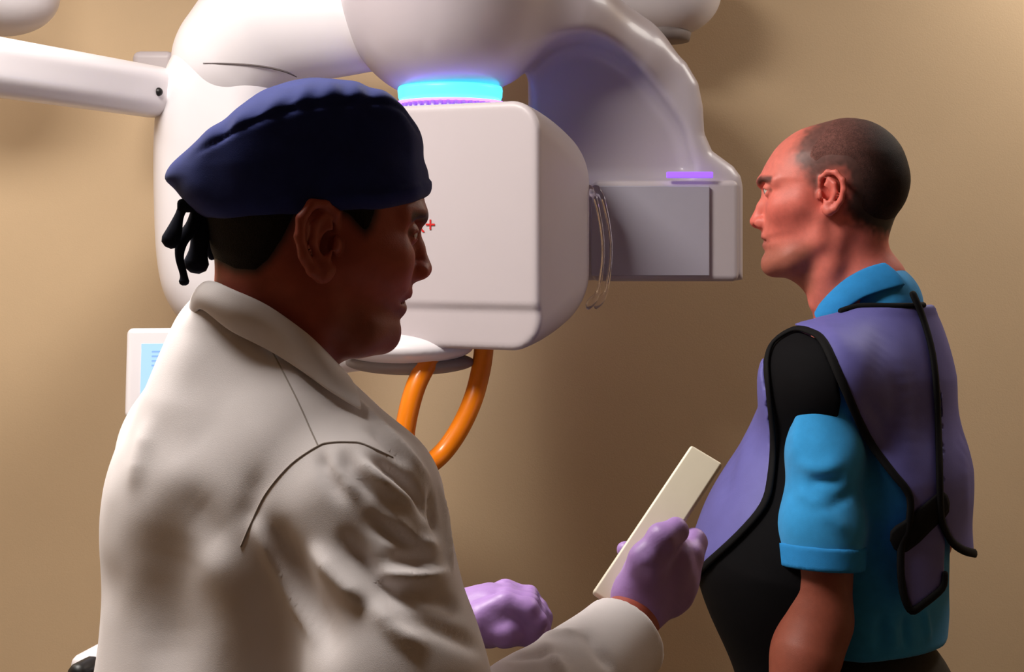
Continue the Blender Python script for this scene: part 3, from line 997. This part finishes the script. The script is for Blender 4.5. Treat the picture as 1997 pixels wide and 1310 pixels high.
# folds drawn as strokes: ridge (+) or valley (-), picture points laid onto the cloth
FOLDS = [  # (points, width m, height m)
    ([(628, 885), (640, 920), (668, 970)], 0.007, -0.005), ([(640, 880), (665, 925), (700, 965)], 0.0055, 0.004), ([(668, 885), (690, 925), (722, 965)], 0.007, -0.005),
    ([(700, 885), (735, 930), (765, 970)], 0.0055, 0.004),
    ([(724, 895), (790, 940), (836, 1005)], 0.007, -0.008), ([(705, 905), (770, 955), (815, 985)], 0.0062, 0.006),
    ([(730, 1012), (780, 1045), (830, 1052)], 0.0078, -0.009), ([(745, 1000), (800, 1040), (850, 1066)], 0.0055, 0.007),
    ([(675, 1050), (720, 1110), (775, 1168)], 0.0094, -0.01), ([(615, 1075), (660, 1130), (706, 1172)], 0.0078, 0.008),
    ([(497, 1025), (545, 1120), (612, 1245)], 0.0078, 0.007), ([(535, 1040), (590, 1150), (650, 1260)], 0.016, -0.01),
    ([(738, 1118), (800, 1128), (875, 1118)], 0.0062, 0.008), ([(770, 1085), (835, 1092)], 0.0078, -0.008), ([(790, 1150), (850, 1170), (885, 1180)], 0.0094, -0.007),
    ([(730, 1180), (770, 1230), (820, 1262)], 0.007, 0.006), ([(820, 1210), (880, 1240), (930, 1262)], 0.0078, -0.005),
    ([(500, 930), (488, 975), (472, 1015)], .011, -.0025),
    ([(330, 1050), (322, 1160), (330, 1310)], 0.04, -0.011), ([(405, 1080), (440, 1160), (470, 1310)], .022, .004),
    ([(290, 840), (270, 930)], 0.015, 0.004), ([(370, 980), (420, 1060)], .020, -.004),
    ([(690, 770), (770, 850), (840, 935)], 0.0055, 0.004), ([(720, 830), (790, 900)], 0.0062, -0.005),
    ([(860, 950), (872, 1040), (880, 1110)], 0.0047, 0.005), ([(842, 960), (850, 1040)], 0.0047, -0.006),
    ([(960, 1255), (1060, 1240), (1120, 1230)], 0.0062, 0.004), ([(980, 1280), (1080, 1270)], 0.0078, -0.005), ([(1140, 1230), (1190, 1300)], 0.007, -0.004), ([(1060, 1250), (1100, 1310)], 0.0062, 0.004),
    ([(560, 640), (640, 740), (690, 790)], 0.0078, 0.004), ([(600, 740), (680, 800)], 0.0094, -0.003),
]
def strokes(F, folds, noises, y0, y1):
    def post(V, Q):
        N = vnormals(V, Q)
        dsp = np.zeros(len(V))
        for s_, a_ in noises:
            dsp += (vnoise(V + s_, s_) - 0.5) * a_
        pp = [spline(np.array(f[0], dtype=float), 10, closed=False) for f in folds]
        allp = np.vstack(pp)
        P3, hit = march(F, allp[:, 0], allp[:, 1], y0, y1)
        k = 0
        for (pts, w, a_), q in zip(folds, pp):
            s3 = P3[k:k + len(q)][hit[k:k + len(q)]]; k += len(q)
            if len(s3) < 2: continue
            lo_, hi_ = s3.min(0) - 2.5 * w, s3.max(0) + 2.5 * w
            m_ = ((V > lo_) & (V < hi_)).all(1)
            if m_.any():
                Vm = V[m_]
                best = np.zeros(len(Vm))
                for t_, c_ in zip(np.linspace(0, 1, len(s3)), s3):
                    wt = min(1.0, math.sin(math.pi * (0.04 + 0.92 * t_)) * 1.25)
                    best = np.maximum(best, wt * np.exp(-((Vm - c_) ** 2).sum(1) / (w * w)))
                dsp[m_] += a_ * best
        return V + N * dsp[:, None]
    return post
coat = sdf_obj('lab_coat', F_coat, (-0.62, 0.95, 0.70), (0.26, 1.75, 1.56), 0.0042, M['coat'], doc, smooth=1, post=strokes(F_coat, FOLDS, [(11, .009), (28, .002)], 0.8, 2.0))
# seams lie on the cloth
def seam(pts, F, m, parent, r=0.0011, e=0.0005, name='seam'):
    pp = spline(np.array(pts, dtype=float), 4, closed=False)
    P3, hit = march(F, pp[:, 0], pp[:, 1], 0.8, 2.9, e)
    P3 = P3[hit]
    tube(name, P3, r, m, parent, seg=6, n=1)
# nearest coat surface after folding: use the mesh itself
from mathutils.bvhtree import BVHTree
def bvh_of(o):
    me = o.data
    off = Vector((0, 0, 0)); q = o.parent
    while q is not None:
        off += q.location; q = q.parent
    vs_ = [v.co + off for v in me.vertices]
    return BVHTree.FromPolygons(vs_, [tuple(p.vertices) for p in me.polygons])
bv = bvh_of(coat)
def cast(bv, px, py):
    d = Vector(((px - CX) / FOC, 1.0, -(py - YH) / FOC)).normalized()
    h = bv.ray_cast(Vector((0, 0, HC)), d)
    return (np.array(h[0]), np.array(h[1])) if h[0] is not None else (None, None)
def seam_on(bv, pts, m, parent, r=0.0012, lift=0.0002, name='seam', k=5):
    out = []
    for x, y in spline(np.array(pts, dtype=float), k, closed=False):
        c, n = cast(bv, x, y)
        if c is not None: out.append(c + n * lift)
    if len(out) > 2:
        return tube(name, out, r, m, parent, seg=6, n=1)
seam_on(bv, [(765, 892), (709, 866), (679, 862), (645, 863), (620, 870), (567, 906), (519, 962), (489, 1022), (470, 1065)], M['coatseam'], coat, 0.0009)
seam_on(bv, [(530, 684), (545, 712), (570, 760), (590, 802), (606, 838), (620, 868)], M['coatseam'], coat, 0.0007)

# collar of the coat: a folded band round the neck
def collar(name, top, bot, Ftop, Fbot, etop, ebot, m, parent, axis, th=0.0035, bulge=0.006):
    tp_, _ = march(Ftop, [a[0] for a in top], [a[1] for a in top], 0.8, 2.9, etop)
    bt_, _ = march(Fbot, [a[0] for a in bot], [a[1] for a in bot], 0.8, 2.9, ebot)
    # the far half mirrors the near half about the body's own middle plane
    def mir(q, o): return q - 2 * ((q - o) @ axis)[:, None] * axis
    A = np.vstack([mir(tp_[1:], tp_[0])[::-1], tp_])
    Bq = np.vstack([mir(bt_[1:], bt_[0])[::-1], bt_])
    A = spline(A, 6, closed=False); Bq = spline(Bq, 6, closed=False)
    cen = A.mean(0)
    rows = 8
    V = []; n = len(A)
    for j in range(rows + 1):
        t = j / rows
        q = A * (1 - t) + Bq * t
        out = q - cen; out[:, 2] = 0; out /= np.linalg.norm(out, axis=1)[:, None] + 1e-9
        q = q + out * (bulge * math.sin(math.pi * t))[..., None] if False else q + out * (bulge * math.sin(math.pi * t))
        V.append(q)
    # inner stand
    for j in range(1, 4):
        q = A.copy(); q[:, 2] -= 0.010 * j
        out = q - cen; out[:, 2] = 0; out /= np.linalg.norm(out, axis=1)[:, None] + 1e-9
        V.insert(0, q - out * 0.004)
    V = np.array(V); R_ = V.shape[0]
    Q = [(j * n + i, j * n + i + 1, (j + 1) * n + i + 1, (j + 1) * n + i) for j in range(R_ - 1) for i in range(n - 1)]
    me = mesh_np(name, V.reshape(-1, 3), np.array(Q))
    o = link(name, me, m, parent)
    sol = o.modifiers.new('solid', 'SOLIDIFY'); sol.thickness = th; sol.offset = 0
    sub = o.modifiers.new('sub', 'SUBSURF'); sub.levels = 1; sub.render_levels = 1
    return o
col_top = [(413, 546), (455, 562), (521, 592), (588, 640), (632, 682), (658, 712)]
col_bot = [(392, 602), (450, 645), (525, 684), (585, 722), (650, 768), (706, 800)]
collar('collar', col_top, col_bot, F_body_d, F_coat, 0.007, 0.004, M['coat'], coat, rD)
tag_l = doc

# gloves
def F_glove_r(p):
    D = 1.385
    d = ell(p, P(1288, 1118, D), (0.030, 0.028, 0.042), rotm(0, math.radians(32), 0))
    d = smin(d, cap(p, P(1250, 1176, D - .02), P(1285, 1120, D), 0.029, 0.030), 0.02)
    # thumb along the near face of the slab
    th = chain(p, [P(1240, 1150, D - .025), P(1262, 1092, D - .034), P(1292, 1052, D - .032), P(1318, 1034, D - .022)], [.018, .0165, .0145, .0125], .008)
    d = smin(d, th, 0.012)
    # four fingers curling behind the slab
    for i in range(4):
        mc = P(1342 - i * 9, 1084 + i * 27, D + .006 - i * .003)
        pp = P(1353 - i * 10, 1056 + i * 29, D + .026)
        di = P(1318 - i * 10, 1048 + i * 30, D + .052)
        tpf = P(1258 - i * 8 - (30 if i == 1 else 0), 1050 + i * 30 - (8 if i == 1 else 0), D + .050)
        d = smin(d, chain(p, [P(1290, 1120 + i * 12, D), mc, pp, di, tpf], [.018, .0145, .0125, .0105, .009], .005), 0.004 + 0.003 * i)
    # rolled cuff
    return d
glr = sdf_obj('glove', F_glove_r, P(1280, 1110, 1.385) - [.09, .09, .11], P(1280, 1110, 1.385) + [.09, .10, .11], 0.0022, M['glove'], doc, smooth=1,
        post=lambda V, Q: V + vnormals(V, Q) * ((vnoise(V, 90) - .5) * .0016)[:, None])
def F_glove_l(p):
    D = 1.50
    d = ell(p, P(955, 1198, D), (0.040, 0.036, 0.025), rotm(0, math.radians(-8), 0))
    d = smin(d, cap(p, P(880, 1208, D), P(950, 1200, D), 0.028, 0.030), 0.02)
    for i in range(4):
        o = i * .019 - .030
        k = i * 8 - 6
        d = smin(d, chain(p, [P(945, 1190 - k, D + o), P(985, 1172 - k, D + o), P(1030, 1182 - k, D + o), P(1048, 1205 - k, D + o), P(1042, 1228 - k, D + o * .7)],
                          [.014, .0128, .0115, .0100, .009], .004), 0.003)
    d = smin(d, chain(p, [P(930, 1215, D - .03), P(985, 1232, D - .034), P(1030, 1236, D - .02), P(1056, 1226, D - .006)], [.018, .015, .012, .010], .006), 0.010)
    d = smin(d, chain(p, [P(1050, 1188, D + .02), P(1060, 1205, D + .015), P(1058, 1232, D + .005)], [.010, .0095, .008], .004), 0.005)
    return d
sdf_obj('glove', F_glove_l, P(970, 1200, 1.5) - [.10, .09, .08], P(970, 1200, 1.5) + [.09, .09, .07], 0.0024, M['glove'], doc, smooth=1,
        post=lambda V, Q: V + vnormals(V, Q) * ((vnoise(V, 90) - .5) * .002)[:, None])
trousers_and_shoes(doc, lambda f, s, u: ND + f * dD + s * rD + np.array([0, 0, u]), M['navypants'], 0.95)

# the slab he holds
sa, sb = P(1378, 888, 1.452), P(1186, 1178, 1.365)
ax = (sa - sb) / np.linalg.norm(sa - sb)
rt = np.array([1.0, 0.25, 0.35]); rt -= ax * (rt @ ax); rt /= np.linalg.norm(rt)
nr = np.cross(ax, rt)
RS = np.column_stack([rt, ax, nr])
cs = (sa + sb) / 2
L_ = np.linalg.norm(sa - sb) / 2
hs = empty('handheld_slab', tuple(sb))
tag(hs, 'narrow cream-white slab held in the purple-gloved hand', 'slab')
bevel_box('shell', cs, (0.0185, L_, 0.0045), 0.003, M['slab'], hs, RS, 3)
bevel_box('edge_band', cs - nr * 0.0048 * (1 if nr[1] < 0 else -1), (0.0178, L_ - 0.001, 0.0016), 0.001, M['dark'], hs, RS, 1)

# ------------------------------------------------------------------ the man in the apron
YP = 2.2
SP = FOC / YP
HP = P(1620, 380, YP)
HRp = frame(HP, (-math.cos(math.radians(11)), math.sin(math.radians(11))))
Lp = lambda px, py: ((1620 - px) / SP, (380 - py) / SP)
hp_ = dict(L=Lp, S=SP,
    poly=[(1483, 345), (1482, 357), (1490, 372), (1493, 385), (1493, 410), (1491, 430), (1489, 447), (1489, 461), (1493, 469), (1492, 479), (1497, 491), (1495, 506),
          (1499, 520), (1511, 530), (1554, 553), (1576, 580), (1590, 620), (1600, 700), (1735, 700), (1732, 620), (1726, 540), (1724, 500), (1730, 462), (1743, 422),
          (1764, 386), (1770, 342), (1750, 287), (1710, 247), (1652, 231), (1594, 242), (1554, 256), (1520, 282), (1497, 315)],
    W=[(235, .068), (300, .077), (365, .074), (410, .068), (445, .061), (480, .055), (525, .050), (570, .055), (700, .066)],
    T=[(235, .085), (360, .085), (420, .070), (480, .055), (540, .050), (700, .06)],
    chin=(1508, 518), jawmid=(1545, 505), gonion=(1598, 470), jawtop=(1604, 425), cheek=(1524, 407), cheek2=(1560, 398), brow=(1490, 356),
    eye=(1507, 371), lidgap=0.0032, nasion=(1490, 380), bridge=(1479, 402), tip=(1464, 431), ala=(1487, 434), subnas=(1488, 446), nostril=(1479, 441),
    ulip=(1486, 461), llip=(1489, 479), mouth=(1492, 469), mcorner=(1508, 471), scm0=(1640, 440), scm1=(1620, 520), scm2=(1595, 590),
    ear=(1595, 1643, 337, 419), earw=0.0735, earout=-0.30, eartilt=-0.12)
hp_['earout'] = 0.30
FH_p, pt_p, E_p = head_field(hp_)
def loc_p(p): return (p - HP) @ HRp

BP = math.radians(30)
dP = np.array([-math.cos(BP), math.sin(BP), 0]); lP = np.array([-math.sin(BP), -math.cos(BP), 0])
NP = np.array([0.535, 2.2, 0.0])
RP = np.column_stack([dP, lP, [0, 0, 1]])
def TP(f, l, u): return NP + f * dP + l * lP + np.array([0, 0, u])
SHN, SHF = TP(0.0, 0.165, 1.348), TP(0.0, -0.165, 1.348)
ELN, WRN = P(1592, 1210, 2.03), P(1520, 1450, 1.98)
ELF, WRF = TP(-0.03, -0.25, 1.06), TP(0.10, -0.25, 0.84)
def hand_low(p, W_, E_, side):
    ax = (W_ - E_) / np.linalg.norm(W_ - E_)
    fw = dP - ax * (dP @ ax); fw /= np.linalg.norm(fw)
    nn = np.cross(ax, fw)
    d = ell(p, W_ + ax * 0.055, (0.036, 0.016, 0.05), np.column_stack([fw, nn, ax]))
    for i in range(4):
        b = W_ + ax * 0.085 + fw * (0.027 - 0.018 * i)
        l = [.075, .082, .076, .06][i]
        d = smin(d, chain(p, [b, b + ax * l * .55 + nn * side * .008, b + ax * l + nn * side * .024], [.0095, .009, .0078], .004), .006)
    b = W_ + ax * 0.03 + fw * 0.028
    d = smin(d, chain(p, [b, b + ax * .04 + fw * .02, b + ax * .068 + fw * .018 + nn * side * .014], [.012, .0105, .009], .004), .01)
    return d
HB = 0.26
def F_body_p(p):
    b = cap(p, TP(-0.015, 0, 1.49), TP(0.0, 0, 1.30), 0.056, 0.10)
    b = smin(b, chain(p, [TP(0, 0, 1.33), SHN, SHN * .45 + ELN * .55, ELN], [0.036, 0.030, 0.048, 0.048], 0.02), 0.02)
    b = smin(b, chain(p, [ELN, ELN * .72 + WRN * .28, WRN], [0.047, 0.046, 0.029], 0.02), 0.02)
    b = smin(b, chain(p, [TP(0, 0, 1.36), SHF, ELF, WRF], [0.05, 0.05, 0.044, 0.029], 0.02), 0.02)
    b = smin(b, hand_low(p, WRN, ELN, 1), 0.015)
    b = smin(b, hand_low(p, WRF, ELF, -1), 0.015)
    r = np.linalg.norm(p - HP, axis=1)
    near = r < HB
    if near.any():
        d = np.full(len(p), 1.0)
        d[near] = FH_p(loc_p(p[near]))
        d = np.where(near, smin(d, b, 0.025), b)
        return d
    return b
pat = empty('person', (NP[0], NP[1], 0))
tag(pat, 'man in blue polo shirt standing in a purple lead apron with black edging', 'person')

hair_poly_p = fastpoly(np.array([Lp(*q) for q in [(1594, 236), (1578, 254), (1560, 280), (1551, 306), (1556, 326), (1574, 340), (1582, 360), (1590, 376), (1598, 366), (1602, 345), (1616, 334),
     (1642, 336), (1652, 372), (1646, 412), (1664, 436), (1690, 452), (1722, 458), (1790, 440), (1810, 250), (1700, 190), (1610, 205)]]), 0.0015)
SKIN_P = np.array(srgb(214, 116, 102))
def blendc(c, col, t): return c * (1 - t[:, None]) + np.array(col) * t[:, None]
def hair_col_p(p):
    px = 1620 - p[:, 0] * SP; py = 380 - p[:, 2] * SP
    back = sstep(px + (py - 300) * 0.3, 1590, 1730)
    n = vnoise(p, 260)
    c = lerp3(srgb(112, 74, 68), srgb(36, 22, 19), back)
    return c * (0.75 + 0.5 * n)[:, None]
def col_p(V):
    p = loc_p(V); q = np.column_stack([p[:, 0], np.abs(p[:, 1]), p[:, 2]])
    c = np.tile(SKIN_P, (len(V), 1)) * (0.95 + 0.10 * vnoise(p, 60))[:, None]
    head = np.linalg.norm(p, axis=1) < 0.3
    def at(px, py, y, s): return np.exp(-((q - pt_p(px, py, y)) ** 2).sum(1) / (2 * s * s))
    c = blendc(c, srgb(212, 92, 80), np.clip(at(1468, 430, 0, .014) + at(1525, 420, .05, .025) + at(1620, 378, .085, .03), 0, 1) * 0.5)
    lipd = np.minimum(segdist(q, [pt_p(1489, 463, 0), pt_p(1496, 465, .012), pt_p(*hp_['mcorner'], .024)]), segdist(q, [pt_p(1492, 479, 0), pt_p(1498, 476, .012), pt_p(*hp_['mcorner'], .023)]))
    c = blendc(c, srgb(158, 80, 70), sstep(lipd, 0.009, 0.004) * 0.75)
    beard = sstep(p[:, 2], Lp(0, 455)[1], Lp(0, 500)[1]) * sstep(p[:, 0], Lp(1600, 0)[0], Lp(1570, 0)[0]) * sstep(p[:, 2], Lp(0, 590)[1], Lp(0, 550)[1])
    c = blendc(c, srgb(110, 76, 56), beard * 0.6)
    hpd = hair_poly_p(p[:, 0], p[:, 2])
    inear = (p[:, 0] < Lp(1593, 0)[0]) & (p[:, 0] > Lp(1646, 0)[0]) & (q[:, 1] > 0.0755)
    n = (vnoise(p, 160) - .5) * 0.01
    hcol = hair_col_p(p)
    t = sstep(hpd + n, 0.014, -0.012) * (~inear) * head
    c = c * (1 - t[:, None]) + hcol * t[:, None]
    br = segdist(q, [pt_p(1483, 355, .010), pt_p(1487, 350, .030), pt_p(1506, 352, .048)])
    c = blendc(c, srgb(52, 34, 28), sstep(br, 0.008, 0.003) * 0.9)
    ey = segdist(q, [pt_p(1498, 369, .020), pt_p(1497, 368, .031), pt_p(1506, 371, .043)])
    c = blendc(c, srgb(84, 46, 38), sstep(ey, 0.006, 0.002) * 0.8)
    # lower arm skin darkened: the shade below the sleeve is put into its colour
    arm = sstep(p[:, 2], -0.30, -0.45)
    c = blendc(c, srgb(128, 66, 48), arm * 0.9)
    return c
sdf_obj('body', F_body_p, (0.15, 1.80, 0.62), (0.86, 2.60, 1.78), 0.0030, M['skin'], pat, smooth=1, newton=2, colfn=col_p)
for s in (-1, 1):
    eye_mesh(pat, HP + HRp @ pt_p(*hp_['eye'], 0.031 * s), HRp @ rotm(0, 0.05, 0), 0.0122, srgb(70, 60, 50))
def F_hair_p(p):
    q = loc_p(p)
    hpd = hair_poly_p(q[:, 0], q[:, 2])
    lift = 0.0032 * np.clip(-(hpd + 0.010) / 0.03, 0, 1) - 0.0012
    base = FH_p(np.column_stack([q[:, 0], np.clip(q[:, 1], -0.074, 0.074), q[:, 2]])) + np.maximum(np.abs(q[:, 1]) - 0.074, 0)
    return smax(base - lift, hpd + 0.004, 0.002)
sdf_obj('hair', F_hair_p, HP - [.15, .13, .10], HP + [.17, .13, .14], 0.0036, M['hair'], pat, smooth=1, newton=1, colfn=lambda V: hair_col_p(loc_p(V)))

# polo shirt
SLE = SHN + (ELN - SHN) * 0.80
def F_shirt(p):
    q = (p - NP) @ RP
    d = ell(q, (0.0, 0, 1.22), (0.108, 0.165, 0.21))
    d = smin(d, cap(q * [1, 0.80, 1], (0.0, 0, 1.15), (0.0, 0, 0.93), 0.125, 0.128), 0.06)
    for s in (-1, 1):
        d = smin(d, cap(q, (-0.01, s * 0.02, 1.415), (0, s * 0.135, 1.352), 0.050, 0.042), 0.04)
    d = smin(d, cap(q * [1, 0.92, 1], (-0.025, 0, 1.35), (-0.030, 0, 1.462), 0.088, 0.062), 0.03)
    d = smax(d, 0.955 - p[:, 2], 0.008)
    for S_, E_ in ((SHN, ELN), (SHF, ELF)):
        ax = (E_ - S_) / np.linalg.norm(E_ - S_)
        L0 = np.linalg.norm(E_ - S_)
        s_ = smax(chain(p, [S_ + [0, 0, -0.01], S_ + ax * L0 * .30, S_ + ax * L0 * .6, S_ + ax * L0 * 0.9], [0.043, 0.051, 0.059, 0.059], 0.02), (p - (S_ + ax * L0 * 0.74)) @ ax, 0.004)
        d = smin(d, s_, 0.02)
    return d
SFOLD = [([(1560, 905), (1600, 915), (1640, 900)], .010, .005), ([(1580, 940), (1640, 935)], .008, -.006), ([(1555, 960), (1600, 985)], .008, .004), ([(1620, 990), (1660, 960)], .008, -.004),
         ([(1560, 760), (1550, 900)], .012, .003), ([(1740, 1215), (1745, 1265)], .008, .005), ([(1765, 1205), (1770, 1260)], .007, -.005), ([(1720, 1200), (1715, 1270)], .008, -.005), ([(1805, 1195), (1815, 1240)], .008, .005), ([(1600, 1000), (1650, 1030)], .01, .004)]
shirt = sdf_obj('polo_shirt', F_shirt, (0.18, 1.82, 0.92), (0.86, 2.56, 1.53), 0.0055, M['polo'], pat, smooth=1, post=strokes(F_shirt, SFOLD, [(18, .006)], 1.5, 2.9))
# ribbed sleeve band
axn = (ELN - SHN) / np.linalg.norm(ELN - SHN)
Ln = np.linalg.norm(ELN - SHN)
def F_band(p):
    t = (p - SHN) @ axn
    d = cap(p, SHN + axn * Ln * .5, SHN + axn * Ln * 0.95, 0.0655, 0.0640)
    return smax(d, np.abs(t - Ln * 0.72) - 0.0165, 0.003)
sdf_obj('sleeve_band', F_band, SHN + axn * Ln * .72 - .09, SHN + axn * Ln * .72 + .09, 0.004, M['polotrim'], shirt, smooth=1)
# collar
ctop = [(1722, 511), (1690, 520), (1655, 538), (1625, 562), (1600, 590), (1592, 606)]
cbot = [(1764, 556), (1725, 566), (1685, 580), (1655, 598), (1625, 618), (1600, 628)]
collar('collar', ctop, cbot, F_body_p, lambda p: np.minimum(F_shirt(p), F_body_p(p) - 0.012), 0.006, 0.006, M['polotrim'], shirt, lP, bulge=0.005)

# lead apron: a stiff shell hung over the shoulders
def F_core(p):
    q = (p - NP) @ RP
    yk = np.minimum(cap(q, (-0.008, 0.0, 1.412), (0.0, 0.155, 1.358), 0.066, 0.070), cap(q, (-0.008, 0.0, 1.412), (0.0, -0.155, 1.358), 0.066, 0.070))
    for s in (-1, 1):
        yk = smin(yk, ell(q, (0.040, s * 0.125, 1.352), (0.066, 0.075, 0.074)), 0.03)
    yk = smin(yk, cap(q * [1, 0.92, 1], (-0.025, 0, 1.36), (-0.030, 0, 1.45), 0.100, 0.076), 0.03)
    qs = q * [1, 0.74, 1]
    fr = chain(qs, [np.array([0.02, 0, 1.33]), np.array([0.062, 0, 1.08]), np.array([0.03, 0, 0.86])], [0.108, 0.172, 0.14], 0.05)
    bk = chain(qs, [np.array([-0.012, 0, 1.34]), np.array([-0.03, 0, 1.2]), np.array([-0.03, 0, 0.95])], [0.104, 0.122, 0.136], 0.03)
    d = smin(yk, smin(fr, bk, 0.03), 0.06)
    return d
TH = 0.0045
front_cut = [(1545, 637), (1575, 642), (1604, 664), (1640, 740), (1690, 850), (1738, 918), (1768, 955), (1776, 985), (1770, 1035), (1757, 1062), (1757, 1120), (1776, 1192),
             (1800, 1400), (1300, 1400), (1300, 1180), (1343, 1150), (1365, 1112), (1440, 1042), (1488, 985), (1503, 930), (1505, 850), (1492, 750), (1489, 700), (1504, 660)]
back_cut = [(1824, 705), (1830, 780), (1832, 900), (1834, 1000), (1842, 1030), (1856, 1058), (1880, 1076), (1906, 1081), (1960, 1085), (2000, 1400), (1838, 1400),
            (1842, 1140), (1842, 1060), (1834, 1000), (1828, 900), (1825, 780)]
near_bottom = [(1700, 1140), (1757, 1120), (1762, 1160), (1778, 1191), (1800, 1180), (1838, 1146), (1845, 1120), (1900, 1100), (1990, 1080), (1990, 1500), (1700, 1500)]
def cut2(p, poly):
    px, py, Y = proj(p)
    return poly(px, py) * Y / FOC
fc = fastpoly(spline(front_cut, 2), 2.0); nbm = fastpoly(near_bottom, 2.0); bcp = fastpoly(back_cut, 1.5)
def F_apron(p):
    q = (p - NP) @ RP
    d = np.abs(F_core(p)) - TH
    nearh = q[:, 1]
    fcut = cut2(p, fc)
    d = smax(d, -smax(fcut, 0.015 - nearh, 0.004), 0.003)          # near armhole and open side
    d = smax(d, -smax(cut2(p, bcp), q[:, 0] + 0.02, 0.004), 0.002)  # split down the back
    d = smax(d, -smax(cut2(p, nbm), q[:, 0] + 0.02, 0.004), 0.003)  # rounded hems behind
    d = smax(d, 0.90 - p[:, 2], 0.003)
    # neck opening and far armhole
    zc = 1.462 - 0.35 * np.maximum(q[:, 0] + 0.02, 0) - 0.9 * np.maximum(-q[:, 1], 0) * (q[:, 0] < -0.02) - p[:, 2]
    d = smax(d, -smax(zc, np.sqrt(q[:, 0] ** 2 + q[:, 1] ** 2) - 0.14, 0.003), 0.003)
    d = smax(d, -chain(p, [SHF + lP * -0.05, TP(0, -0.26, 1.05), TP(0.02, -0.28, 0.6)], [0.085, 0.12, 0.16], 0.02), 0.004)
    return d
AF = [([(1660, 790), (1700, 830)], .010, 0.0030), ([(1690, 780), (1740, 880)], .014, -0.0036), ([(1750, 700), (1770, 900)], .020, 0.0036), ([(1720, 640), (1700, 760)], .02, -0.0024),
      ([(1440, 850), (1420, 980)], .02, -0.0036), ([(1465, 800), (1450, 930)], .02, 0.0030), ([(1665, 840), (1700, 860)], .008, 0.0030), ([(1600, 620), (1650, 700)], .015, 0.0024), ([(1870, 800), (1880, 1000)], .02, 0.0024)]
apron = sdf_obj('lead_apron', F_apron, (0.12, 1.78, 0.88), (0.92, 2.62, 1.54), 0.0042, M['apron'], pat, smooth=1, newton=2, post=strokes(F_core, AF, [(14, .004)], 1.5, 2.9))
# black lining that shows at the open side
lin_in = [(1548, 640), (1600, 664), (1632, 735), (1640, 780), (1620, 900), (1600, 1100), (1560, 1300), (1545, 1600), (1300, 1600), (1280, 1150), (1400, 980), (1440, 700), (1500, 640)]
lin = fastpoly(lin_in, 2.0)
def F_lin(p):
    q = (p - NP) @ RP
    d = np.abs(F_core(p) + 0.0032) - 0.0042
    d = smax(d, smax(cut2(p, lin), 0.01 - q[:, 1], 0.004), 0.003)
    return smax(d, 0.80 - p[:, 2], 0.003)
lino = sdf_obj('lining', F_lin, (0.12, 1.78, 0.78), (0.80, 2.45, 1.50), 0.0042, M['lining'], apron, smooth=1)
tag(lino, 'black inner lining')
# bindings run along the cut edges
F_out = lambda p: F_core(p) - TH
def edge(pts, r=0.0065, flat=0.5, lift=0.001, Fm=F_out, name='binding', k=4):
    pp = spline(np.array(pts, dtype=float), k, closed=False)
    P3, hit = march(Fm, pp[:, 0], pp[:, 1], 1.5, 2.9, lift)
    P3 = P3[hit]
    if len(P3) < 3: return
    g, _ = grad(Fm, P3, 0.002)
    g /= np.linalg.norm(g, axis=1)[:, None] + 1e-9
    t0 = np.vstack([g[:1], g[:1], g, g[-1:], g[-1:]])
    return tube(name, P3, r, M['binding'], apron, seg=8, n=1, flat=(t0, flat))
edge([(1345, 1150), (1365, 1112), (1440, 1042), (1488, 985), (1503, 930), (1507, 850), (1497, 750), (1495, 700), (1509, 665), (1547, 641), (1578, 645), (1606, 666), (1640, 740), (1690, 850),
      (1738, 918), (1768, 955), (1776, 985), (1770, 1035), (1758, 1062), (1757, 1120), (1764, 1165), (1778, 1190), (1800, 1178), (1838, 1146), (1843, 1120)], 0.0062)
F_over = lambda p: np.minimum(F_out(p), F_shirt(p) - 0.008)
edge([(1781, 574), (1800, 620), (1819, 690), (1828, 780), (1832, 900), (1835, 1000), (1843, 1032), (1858, 1058), (1880, 1073), (1902, 1079)], 0.0066, Fm=F_over, lift=0.003)
# binding round the neck opening: along the upper rim of the shell
bva = bvh_of(apron)
rim = []
for x in range(1640, 1804, 8):
    for y in range(560, 700, 2):
        c_, n_ = cast(bva, x, y)
        if c_ is not None and c_[1] < 2.20:
            rim.append(c_ + n_ * 0.001)
            break
if len(rim) > 4:
    rim = np.array(rim)
    for _ in range(3):
        rim[1:-1] = (rim[:-2] + rim[1:-1] * 2 + rim[2:]) / 4
    tube('binding', rim, 0.0048, M['binding'], apron, seg=8, n=1)
# waist strap across the back flap
edge([(1758, 1050), (1780, 1035), (1805, 1012), (1836, 985)], 0.021, 0.12, 0.001, name='waist_strap')
trousers_and_shoes(pat, lambda f, s, u: NP + f * dP + s * lP + np.array([0, 0, u]), M['trouser'], 0.93)
